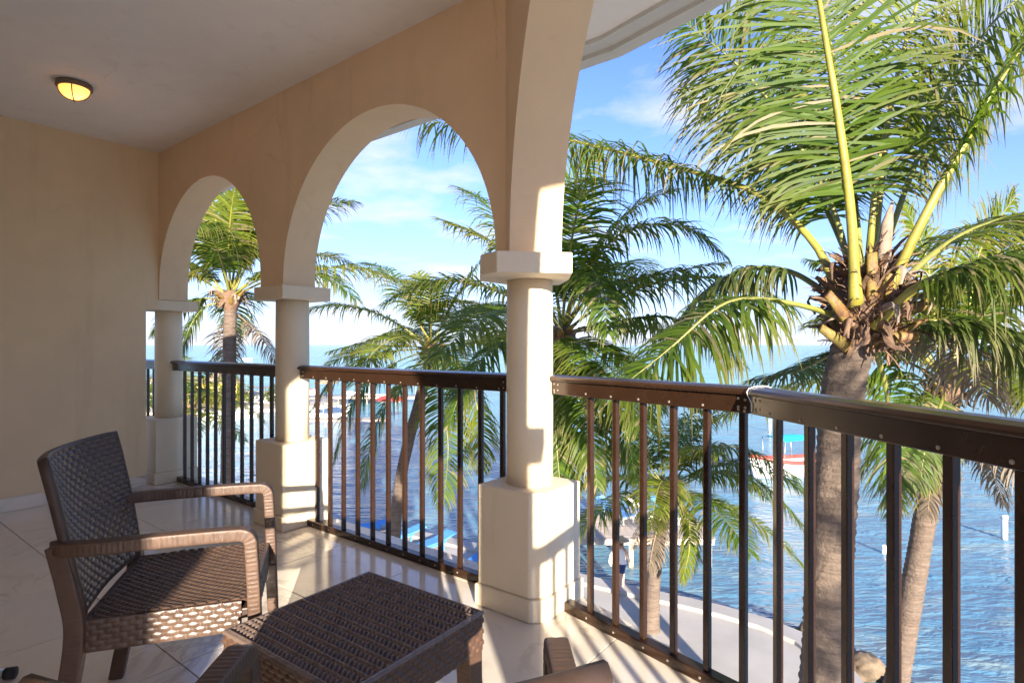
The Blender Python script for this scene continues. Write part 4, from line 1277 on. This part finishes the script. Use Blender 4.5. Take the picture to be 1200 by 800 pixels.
# ------------------------------------------------------------------ timber deck over the water, with loungers
M_WOOD = simple("weathered_plank", (0.42, 0.35, 0.28), 0.8, 0, 0.22, 3, 0.3)
M_POST = simple("pale_timber_post", (0.50, 0.43, 0.34), 0.8, 0, 0.2, 3, 0.3)
M_WHITEP = simple("white_plastic", (0.78, 0.78, 0.76), 0.4, 0, 0.03, 3)
M_BLUE = simple("bright_blue_fabric", (0.08, 0.30, 0.66), 0.8, 0, 0.12, 5)
M_LBLUE = simple("light_blue_fabric", (0.20, 0.45, 0.75), 0.8, 0, 0.12, 5)
def deck(label, x0, x1, y0, y1, z, posts, plank=0.16, along_x=True):
    root = empty("timber_deck", ((x0 + x1) / 2, (y0 + y1) / 2, z))
    tag(root, label, "deck")
    cx, cy = (x0 + x1) / 2, (y0 + y1) / 2
    n = int((y1 - y0) / plank)
    mb = MB(); mb.box((0, 0, -0.02), (x1 - x0, plank - 0.018, 0.04))
    pl = mb.build("plank", M_WOOD, root, bevel=0.005, bseg=1); pl.location = (0, y0 - cy + plank / 2, 0)
    for k in range(1, n): 
        q = inst(pl, "plank", root, (rnd.uniform(-0.03, 0.03), y0 - cy + plank * (k + 0.5), rnd.uniform(-0.004, 0.004)))
    for yy in (y0 + 0.08, y1 - 0.08):
        mb = MB(); mb.box((0, yy - cy, -0.14), (x1 - x0 - 0.04, 0.08, 0.19)); mb.build("beam", M_POST, root)
    mbp = MB(); mbp.tube([(0, 0, -0.045), (0, 0, ZS - z - 0.7)], 0.10, 10)
    first = None
    for (xx, yy) in posts:
        if first is None: first = mbp.build("post", M_POST, root); first.location = (xx - cx, yy - cy, 0)
        else: inst(first, "post", root, (xx - cx, yy - cy, 0))
    return root
deck("weathered timber deck on posts over the water behind the short palm", 1.0, 7.5, 21.0, 24.2, -5.95, [(7.3, 21.1), (4.4, 21.1), (1.5, 21.1), (7.3, 24.0), (4.4, 24.0)])
def lounger(label, loc, rz, pad, group, frame=None, tilt=38):
    root = empty("sun_lounger", loc, rz); tag(root, label, "sun lounger", group)
    fm = frame or M_WHITEP
    mb = MB()
    for s in (-1, 1): mb.box((0.0, s * 0.30, 0.28), (1.25, 0.05, 0.06))
    mb.box((-0.6, 0, 0.28), (0.05, 0.6, 0.06)); mb.box((0.6, 0, 0.28), (0.05, 0.6, 0.06))
    mb.build("frame", fm, root, bevel=0.008)
    mb = MB(); mb.box((-0.05, 0, 0.335), (1.2, 0.56, 0.05)); mb.build("seat", pad, root, bevel=0.015)
    a = R(tilt)
    mb = MB(); mb.box((0.55 + 0.34 * math.cos(a), 0, 0.335 + 0.34 * math.sin(a)), (0.72, 0.56, 0.05), (Vector((math.cos(a), 0, math.sin(a))), Vector((0, 1, 0)), Vector((-math.sin(a), 0, math.cos(a)))))
    mb.build("backrest", pad, root, bevel=0.015)
    for sx in (-0.5, 0.5):
        for s in (-1, 1):
            mb = MB(); mb.box((sx, s * 0.29, 0.125), (0.05, 0.05, 0.249)); mb.build("leg", fm, root)
    return root
for i, (x, y, rz, pad, lb) in enumerate([(4.35, 23.2, 2.2, M_LBLUE, "light blue lounger on the timber deck, left of the short palm"), (5.35, 23.3, 2.0, M_WHITEP, "white lounger on the timber deck beside the light blue one"),
                                         (6.6, 23.2, 2.1, M_BLUE, "blue lounger at the far end of the timber deck")]):
    lounger(lb, (x, y, -5.95), rz, pad, "loungers on the deck")
for i, (x, y, lb) in enumerate([(-6.0, 23.2, "bright blue lounger farthest left on the pale beach walk"), (-4.5, 22.1, "bright blue lounger second from the left on the beach walk"),
                                (-3.1, 21.2, "bright blue lounger third from the left on the beach walk"), (-1.2, 19.6, "bright blue lounger beside the nearest column's pedestal")]):
    lounger(lb, (x, y, ZG), 0.5 + 0.2 * i, M_BLUE, "blue loungers on the beach walk", M_BLUE, 10)

# ------------------------------------------------------------------ boats
M_HULLR = simple("red_hull_paint", (0.48, 0.07, 0.055), 0.35, 0, 0.1, 3)
M_HULLW = simple("white_hull_paint", (0.75, 0.75, 0.74), 0.35, 0, 0.04, 3)
M_TURQ = simple("turquoise_canvas", (0.02, 0.50, 0.60), 0.8, 0, 0.08, 3)
M_GREYC = simple("grey_canvas", (0.22, 0.22, 0.23), 0.8, 0, 0.1, 3)
M_REDC = simple("red_canvas", (0.50, 0.06, 0.05), 0.8, 0, 0.1, 3)
M_DARK = simple("dark_engine", (0.03, 0.03, 0.035), 0.4)
M_YEL = simple("yellow_paint", (0.70, 0.48, 0.05), 0.6, 0, 0.1, 3)
def boat(label, loc, rz, L_=6.0, W_=1.9, H_=0.85, hull=None, canopy=None, stripe=None, gr=0.05):
    root = empty("boat", loc, rz); tag(root, label, "boat", "boats on the sea")
    def prof(u, k):
        """u along 0..1 stern to bow, k -1..1 around the section"""
        w = W_ / 2 * (1 - max(0, (u - 0.45) / 0.55) ** 2.2) * (0.92 + 0.08 * min(1, u * 4))
        sh = H_ * (1 + 0.35 * u ** 3)
        a = abs(k)
        y = w * min(1, a * 1.6) ** 0.6 * math.copysign(1, k) if a > 1e-6 else 0
        z = -0.25 + (sh + 0.25) * max(0, (a - 0.25) / 0.75) ** 0.9 + 0.22 * u ** 4
        return Vector(((u - 0.5) * L_ + 0.25 * (z / H_) * (u > 0.95), y, z))
    mb = MB(); mb.grid(lambda u, v: prof(u, v * 2 - 1), 18, 16, True)
    tr_ = [prof(0, k / 8 - 1) for k in range(17)]
    mb.add(tr_, [tuple(range(17))])
    mb.build("hull", hull or M_HULLW, root)
    mb = MB()
    for s in (-1, 1): mb.tube([prof(i / 18, s) + Vector((0, 0, 0.02)) for i in range(19)], gr, 8)
    mb.build("gunwale", stripe or M_HULLW, root)
    mb = MB(); mb.grid(lambda u, v: prof(u, (v * 2 - 1) * 0.62), 12, 8, True); mb.build("deck_floor", M_HULLW, root)
    for k, xx in enumerate((-0.22, 0.02, 0.22)):
        mb = MB(); mb.box((xx * L_, 0, H_ * 0.72), (0.35, W_ * 0.82, 0.06)); mb.build("bench", M_HULLW, root)
    mb = MB(); mb.box((-L_ / 2 - 0.18, 0, H_ * 0.9), (0.36, 0.34, 0.55)); mb.box((-L_ / 2 - 0.2, 0, H_ * 0.3), (0.16, 0.14, 0.9)); mb.build("outboard_motor", M_DARK, root, bevel=0.02)
    if canopy:
        mb = MB()
        mb.grid(lambda u, v: Vector(((u - 0.55) * L_ * 0.5, (v - 0.5) * W_ * 1.05, 2.35 + 0.16 * (1 - (2 * v - 1) ** 2) - 0.05 * (2 * u - 1) ** 2)), 8, 8, True)
        mb.grid(lambda u, v: Vector(((u - 0.55) * L_ * 0.5, (v - 0.5) * W_ * 1.05, 2.31 + 0.16 * (1 - (2 * v - 1) ** 2) - 0.05 * (2 * u - 1) ** 2)), 8, 8, True, 0, True)
        mb.build("canopy", canopy, root)
        for sx in (-0.27, 0.2):
            for s in (-1, 1):
                mb = MB(); mb.tube([(sx * L_, s * W_ * 0.45, H_ * 0.9), (sx * L_, s * W_ * 0.49, 2.33)], 0.025, 6); mb.build("canopy_post", M_PALE, root)
    return root
bp = P(921, 556, 36.0)
boat("white boat with thick red gunwale and turquoise canopy moored beyond the short palm", (bp.x, 36.0, ZS), R(200), 5.0, 1.9, 0.85, M_HULLW, M_TURQ, M_HULLR, 0.13)
kp = P(935, 540, 40)
def sea_pt(x, y):
    d = (EYE - ZS) * FPX / (y - 404); return Vector(((x - 600) / FPX * d, d, ZS))
for i, (x, y, rz, h_, lb) in enumerate([(345, 466, 0.3, M_HULLW, "small white boat moored at the far pier, left of the middle column"), (310, 474, -0.2, M_HULLW, "white boat with grey canopy by the far sand spit"),
                                     (262, 492, 0.5, M_HULLW, "white boat in the shallows behind the tall palm's trunk"), (372, 489, 0.1, M_HULLW, "white boat with grey canopy right of the middle column"),
                                     (290, 421, 0.2, M_HULLW, "distant white boat near the horizon in the farther arch"), (432, 470, 2.9, M_HULLW, "white boat moored left of the yellow green palm")]):
    p_ = sea_pt(x, y)
    boat(lb, p_, rz, 6.5 if i != 4 else 5.0, 2.0 if i != 4 else 1.6, 0.9 if i != 4 else 0.6, M_BLUE if i == 6 else h_, M_GREYC if i in (1, 3) else None, M_HULLR if i == 0 else None)

# ------------------------------------------------------------------ marker posts in the water, rocks
def marker(label, x, y, hpx, rad):
    p_ = sea_pt(x, y)
    root = empty("marker_post", p_); tag(root, label, "marker post", "white marker posts in the sea")
    h_ = hpx / FPX * p_.y
    mb = MB(); mb.lathe([(rad, -0.9), (rad, h_ - 0.03), (rad * 0.9, h_)], seg=14); mb.build("pipe", M_WHITEP, root)
    mb = MB(); mb.lathe([(rad * 1.12, h_ - 0.10), (rad * 1.12, h_ + 0.005), (rad * 0.8, h_ + 0.03)], seg=14); mb.build("pipe_cap", M_WHITEP, root)
marker("white pipe marker standing in open water near the right edge", 1177, 631, 27, 0.115)
marker("white pipe marker in the water just right of the thick trunk's dry fronds", 1073, 547, 16, 0.12)
marker("small white marker barely above water between thick trunk and slender palm", 1036, 648, 9, 0.09)
marker("white pipe marker standing beside the boat with turquoise canopy", 902, 505, 14, 0.12)
M_ROCK = simple("shore_rock", (0.15, 0.11, 0.07), 0.85, 0, 0.45, 3, 0.8)
def rock(label, loc, s, seed):
    bm = bmesh.new(); bmesh.ops.create_icosphere(bm, subdivisions=4, radius=1.0)
    for v in bm.verts:
        q = v.co.copy()
        d = 1 + 0.35 * noise.noise(q * 1.3 + Vector((seed, 0, 0))) + 0.14 * noise.noise(q * 3.7 + Vector((0, seed, 0)))
        v.co = Vector((q.x * d * s[0], q.y * d * s[1], q.z * d * s[2]))
    me = bpy.data.meshes.new("rock"); bm.to_mesh(me); bm.free()
    me.materials.append(M_ROCK)
    me.polygons.foreach_set("use_smooth", [True] * len(me.polygons))
    o = bpy.data.objects.new("rock", me); COL.objects.link(o); o.location = loc
    tag(o, label, "rock", "rocks at the foot of the sea wall")
rp = sea_pt(1010, 790)
rock("largest pale brown rock at the water's edge right of the thick trunk", (rp.x + 0.05, rp.y, ZS + 0.18), (0.46, 0.4, 0.34), 1.3)
rock("brown rock behind the largest rock at the water's edge", (rp.x - 0.25, rp.y + 0.75, ZS + 0.1), (0.5, 0.45, 0.36), 4.1)
rock("small rock against the kerb end", (8.05, 15.6, ZS + 0.25), (0.3, 0.3, 0.32), 7.7)
rock("half sunk rock right of the largest rock", (rp.x + 0.6, rp.y - 0.7, ZS - 0.05), (0.5, 0.4, 0.3), 9.2)

# ------------------------------------------------------------------ far sand spit, pier, huts
mb = MB()
spit = [(-62, 70), (-48, 66), (-36, 67), (-27, 72), (-24, 80), (-29, 90), (-45, 98), (-75, 104)]
sp_s = [(p.x, p.y) for p in catmull([(a, b, 0) for a, b in spit], 40)]
mb.prism(sp_s, ZS - 0.5, ZS + 0.35)
tag(mb.build("sand_spit", M_SAND, recalc=True), kind="structure")
def bush(label, loc, rx, rz_, seed, mat, n=900, leaf=0.42):
    rg = random.Random(seed)
    root = empty("shrub", loc); tag(root, label, "shrub", "shrubs on the far sand spit")
    mb = MB()
    for i in range(n):
        v = Vector((rg.gauss(0, 1), rg.gauss(0, 1), rg.gauss(0, 1))).normalized()
        r_ = rg.random() ** 0.35
        p_ = Vector((v.x * rx * r_, v.y * rx * r_, rz_ * 0.9 + v.z * rz_ * r_ * 0.95))
        p_ *= 1 + 0.25 * noise.noise(p_ * 0.5 + Vector((seed, 0, 0)))
        D = Vector((rg.gauss(0, 1), rg.gauss(0, 1), rg.gauss(0.4, 0.8))).normalized()
        add_leaflet(mb, p_, D, Vector((rg.gauss(0, .5), rg.gauss(0, .5), 1)), leaf * rg.uniform(0.7, 1.4), leaf * 0.35, 0.3, rg.random(), 2, 0.0)
    mb.build("foliage", mat, root)
    mb = MB()
    for k in range(4):
        a = rg.uniform(0, 6.28); mb.tube([(0, 0, 0), (math.cos(a) * rx * 0.3, math.sin(a) * rx * 0.3, rz_ * 0.6), (math.cos(a) * rx * 0.6, math.sin(a) * rx * 0.6, rz_ * 1.2)], [0.09, 0.06, 0.02], 6)
    mb.build("stem", M_BARK, root)
for i, (x, y, rx, rz_, mt, lb) in enumerate([(-52, 76, 4.5, 2.4, M_LEAFY, "leftmost yellow green shrub on the far sand spit"), (-46, 74, 3.2, 1.8, M_LEAF, "second green shrub from the left on the far sand spit"),
                                         (-41, 72, 3.0, 1.5, M_LEAFY, "low yellowish shrub in the middle of the far sand spit"), (-36, 73, 3.0, 1.5, M_LEAFY, "low yellowish shrub towards the tip of the far sand spit"),
                                         (-30.5, 76, 2.6, 1.3, M_LEAF, "green shrub at the tip of the far sand spit")]):
    bush(lb, (x, y, ZS + 0.3), rx, rz_, 40 + i, mt)
def hut(label, loc, rz, w, dp, h_, wallm, roofm):
    root = empty("beach_hut", loc, rz); tag(root, label, "hut", "buildings on the far sand spit")
    mb = MB(); mb.box((0, 0, h_ / 2), (w, dp, h_)); mb.build("wall", wallm, root)
    mb = MB()
    o_ = 0.5
    mb.add([(-w / 2 - o_, -dp / 2 - o_, h_ + 0.003), (w / 2 + o_, -dp / 2 - o_, h_ + 0.003), (w / 2 + o_, dp / 2 + o_, h_ + 0.003), (-w / 2 - o_, dp / 2 + o_, h_ + 0.003), (-w * 0.2, 0, h_ + 1.3), (w * 0.2, 0, h_ + 1.3)],
           [(0, 1, 5, 4), (1, 2, 5), (2, 3, 4, 5), (3, 0, 4), (3, 2, 1, 0)])
    mb.build("roof", roofm, root)
    for k in (-0.28, 0.28):
        mb = MB(); mb.box((k * w, -dp / 2 - 0.02, h_ * 0.58), (0.9, 0.06, 0.9)); mb.build("window", M_DARK, root)
    mb = MB(); mb.box((0, -dp / 2 - 0.02, h_ * 0.4), (0.9, 0.06, h_ * 0.78)); mb.build("door", M_WOOD, root)
M_THATCH = simple("palm_thatch", (0.33, 0.25, 0.16), 0.95, 0, 0.3, 2, 0.6)
hut("yellow beach hut with thatched roof on the far sand spit", (-41, 80, ZS + 0.35), 0.3, 5, 4, 2.6, M_YEL, M_THATCH)
hut("white beach hut among the shrubs of the far sand spit", (-50, 84, ZS + 0.35), 0.2, 5.5, 4, 2.5, M_HULLW, M_THATCH)
deck("long weathered pier reaching out from the far sand spit", -29, -12, 78.6, 81.0, ZS + 1.0, [(x, 78.7) for x in range(-28, -11, 4)] + [(x, 80.9) for x in range(-28, -11, 4)], 0.30)
deck("near low wooden jetty left of the yellow green palm", -22.0, -12.5, 56.5, 58.2, ZS + 0.8, [(x, 56.6) for x in (-21.5, -18.5, -15.5, -12.8)], 0.25)
def parasol(label, loc, rad, h_, canvas):
    root = empty("beach_parasol", loc); tag(root, label, "parasol", "parasols along the shore")
    mb = MB(); mb.tube([(0, 0, -0.02), (0, 0, h_)], 0.035, 8); mb.build("pole", M_POST, root)
    mb = MB()
    n = 14
    vs = [(0, 0, h_ + 0.12)] + [(rad * math.cos(2 * math.pi * k / n), rad * math.sin(2 * math.pi * k / n), h_ - 0.45) for k in range(n)] + [(rad * 0.97 * math.cos(2 * math.pi * k / n), rad * 0.97 * math.sin(2 * math.pi * k / n), h_ - 0.56) for k in range(n)]
    mb.add(vs, [(0, 1 + k, 1 + (k + 1) % n) for k in range(n)] + [(1 + k, n + 1 + k, n + 1 + (k + 1) % n, 1 + (k + 1) % n) for k in range(n)])
    mb.build("canopy", canvas, root)
q = P(464, 466, 60)
parasol("red parasol on the jetty behind the yellow green palm", (q.x, 57.4, ZS + 0.8), 1.5, 2.4, M_REDC)
parasol("grey parasol on the jetty right of the middle column", (-19.0, 57.4, ZS + 0.8), 1.5, 2.2, M_GREYC)
parasol("thatched parasol at the end of the far pier", (-13.5, 79.8, ZS + 1.0), 1.7, 2.4, M_THATCH)
parasol("thatched parasol halfway along the far pier", (-20, 79.8, ZS + 1.0), 1.7, 2.4, M_THATCH)
parasol("thatched parasol at the shore end of the far pier", (-26, 79.8, ZS + 1.0), 1.7, 2.4, M_THATCH)

# ------------------------------------------------------------------ the person on the walk
M_SKIN = simple("skin", (0.55, 0.34, 0.24), 0.55, 0, 0.06, 8)
M_TOP = simple("white_cotton", (0.78, 0.77, 0.76), 0.85, 0, 0.04, 8)
M_SHORT = simple("navy_cotton", (0.02, 0.04, 0.13), 0.85, 0, 0.12, 8)
M_STRAW = simple("straw", (0.55, 0.42, 0.24), 0.85, 0, 0.2, 30, 0.4)
M_HAIR = simple("brown_hair", (0.10, 0.055, 0.03), 0.6, 0, 0.2, 20)
pf = P(728, 692, 17.8)
pers = empty("person", (pf.x, pf.y, ZG), R(35)); tag(pers, "person in straw hat, white top and navy shorts walking on the pale walk", "person")
mb = MB()
def limb(pts, rad, seg=10): mb.tube([Vector(p) for p in pts], rad, seg)
def ball(c, r, sz=1.0):
    mb.lathe([(max(0.001, r * math.sin(a)), -r * sz * math.cos(a)) for a in [math.pi * i / 9 for i in range(10)]], c, 12)
# local: faces +x; walking
limb([(0, 0, 0.86), (0.0, 0, 1.0), (0.01, 0, 1.15), (0.01, 0, 1.30), (0.0, 0, 1.38), (0.0, 0, 1.43)], [0.125, 0.115, 0.105, 0.125, 0.10, 0.055], 14)
limb([(0, -0.06, 0.93), (0, 0.06, 0.93)], [0.12, 0.12]); limb([(0, -0.15, 1.34), (0, 0.15, 1.34)], [0.055, 0.055])
limb([(0, 0, 1.38), (0.015, 0, 1.47)], [0.05, 0.048]); ball((0.025, 0, 1.555), 0.085, 1.25); ball((0.108, 0, 1.54), 0.016, 1.2)
for s in (-1, 1): ball((0.02, s * 0.085, 1.55), 0.02, 1.3)
for s, k in ((1, 0.16), (-1, -0.12)):
    limb([(0, s * 0.075, 0.90), (k * 0.9 + 0.02, s * 0.08, 0.50), (k * 1.3 - 0.05, s * 0.08, 0.09)], [0.088, 0.058, 0.036])
    limb([(k * 1.3 - 0.09, s * 0.08, 0.03), (k * 1.3 + 0.05, s * 0.085, 0.035), (k * 1.3 + 0.13, s * 0.09, 0.025)], [0.034, 0.034, 0.02])
    limb([(k * 1.3 - 0.05, s * 0.08, 0.12), (k * 1.3 - 0.05, s * 0.08, 0.03)], [0.036, 0.034])
for s, k in ((1, -0.10), (-1, 0.14)):
    el_ = Vector((k * 0.6, s * 0.22, 1.08)); wr = Vector((k * 1.3 + 0.05, s * 0.22, 0.86))
    limb([(0, s * 0.165, 1.34), el_, wr], [0.046, 0.036, 0.024]); hd = wr + Vector((0.01, 0, -0.05))
    limb([wr, hd, hd + Vector((0.01, 0, -0.03))], [0.024, 0.032, 0.028])
    for q in range(4):
        b_ = hd + Vector((0.02 - 0.017 * q + 0.01, 0, -0.03)); limb([b_, b_ + Vector((0.006, -s * 0.004, -0.035)), b_ + Vector((0.002, -s * 0.016, -0.062 + 0.004 * abs(q - 1)))], [0.0085, 0.008, 0.0065], 6)
    limb([wr + Vector((0.02, 0, -0.02)), hd + Vector((0.045, -s * 0.008, -0.015)), hd + Vector((0.05, -s * 0.014, -0.045))], [0.011, 0.010, 0.008], 6)
body = mb.build("body", M_SKIN, pers)
rm = body.modifiers.new("remesh", 'REMESH'); rm.mode = 'VOXEL'; rm.voxel_size = 0.0065
smo = body.modifiers.new("smooth", 'SMOOTH'); smo.iterations = 4; smo.factor = 0.5
mb = MB(); mb.tube([(0, 0, 0.90), (0.0, 0, 1.0), (0.01, 0, 1.15), (0.01, 0, 1.27), (0.0, 0, 1.36)], [0.155, 0.140, 0.128, 0.145, 0.10], 18, False, up=(1, 0, 0), flat=1.2)
for s in (-1, 1): mb.tube([(0.09, s * 0.085, 1.28), (0.02, s * 0.095, 1.405), (-0.08, s * 0.085, 1.28)], 0.022, 8)
mb.build("tank_top", M_TOP, pers)
mb = MB(); mb.tube([(0, 0, 0.78), (0, 0, 0.86), (0, 0, 0.94)], [0.13, 0.155, 0.142], 18, False, up=(1, 0, 0), flat=1.2)
for s, k in ((1, 0.16), (-1, -0.12)): mb.tube([(0, s * 0.075, 0.88), (k * 0.45, s * 0.08, 0.70), (k * 0.62, s * 0.082, 0.62)], [0.105, 0.098, 0.095], 14, False)
mb.build("shorts", M_SHORT, pers)
mb = MB(); mb.lathe([(0.245, 1.590), (0.235, 1.612), (0.12, 1.626), (0.10, 1.64), (0.092, 1.70), (0.05, 1.728), (0.004, 1.73)], (0.02, 0, 0), 24); mb.build("straw_hat", M_STRAW, pers)
mb = MB(); mb.lathe([(0.03, 1.42), (0.085, 1.47), (0.096, 1.56), (0.085, 1.63)], (-0.012, 0, 0), 14); mb.build("hair", M_HAIR, pers)
for s, k in ((1, 0.16), (-1, -0.12)):
    mb = MB(); mb.box((k * 1.3 + 0.015, s * 0.085, 0.008), (0.27, 0.095, 0.016)); mb.build("sandal", M_DARK, pers, bevel=0.004)
mb = MB()
mb.tube([(0, 0, 0.0), (0.0, 0, -0.12), (0, 0, -0.34), (0, 0, -0.46)], [0.02, 0.10, 0.14, 0.08], 12, flat=0.4)
bag = mb.build("shoulder_bag", M_TOP); bag.location = (pf.x - 0.28, pf.y - 0.06, ZG + 1.28); tag(bag, "white cloth bag hanging at the walking person's side", "bag")
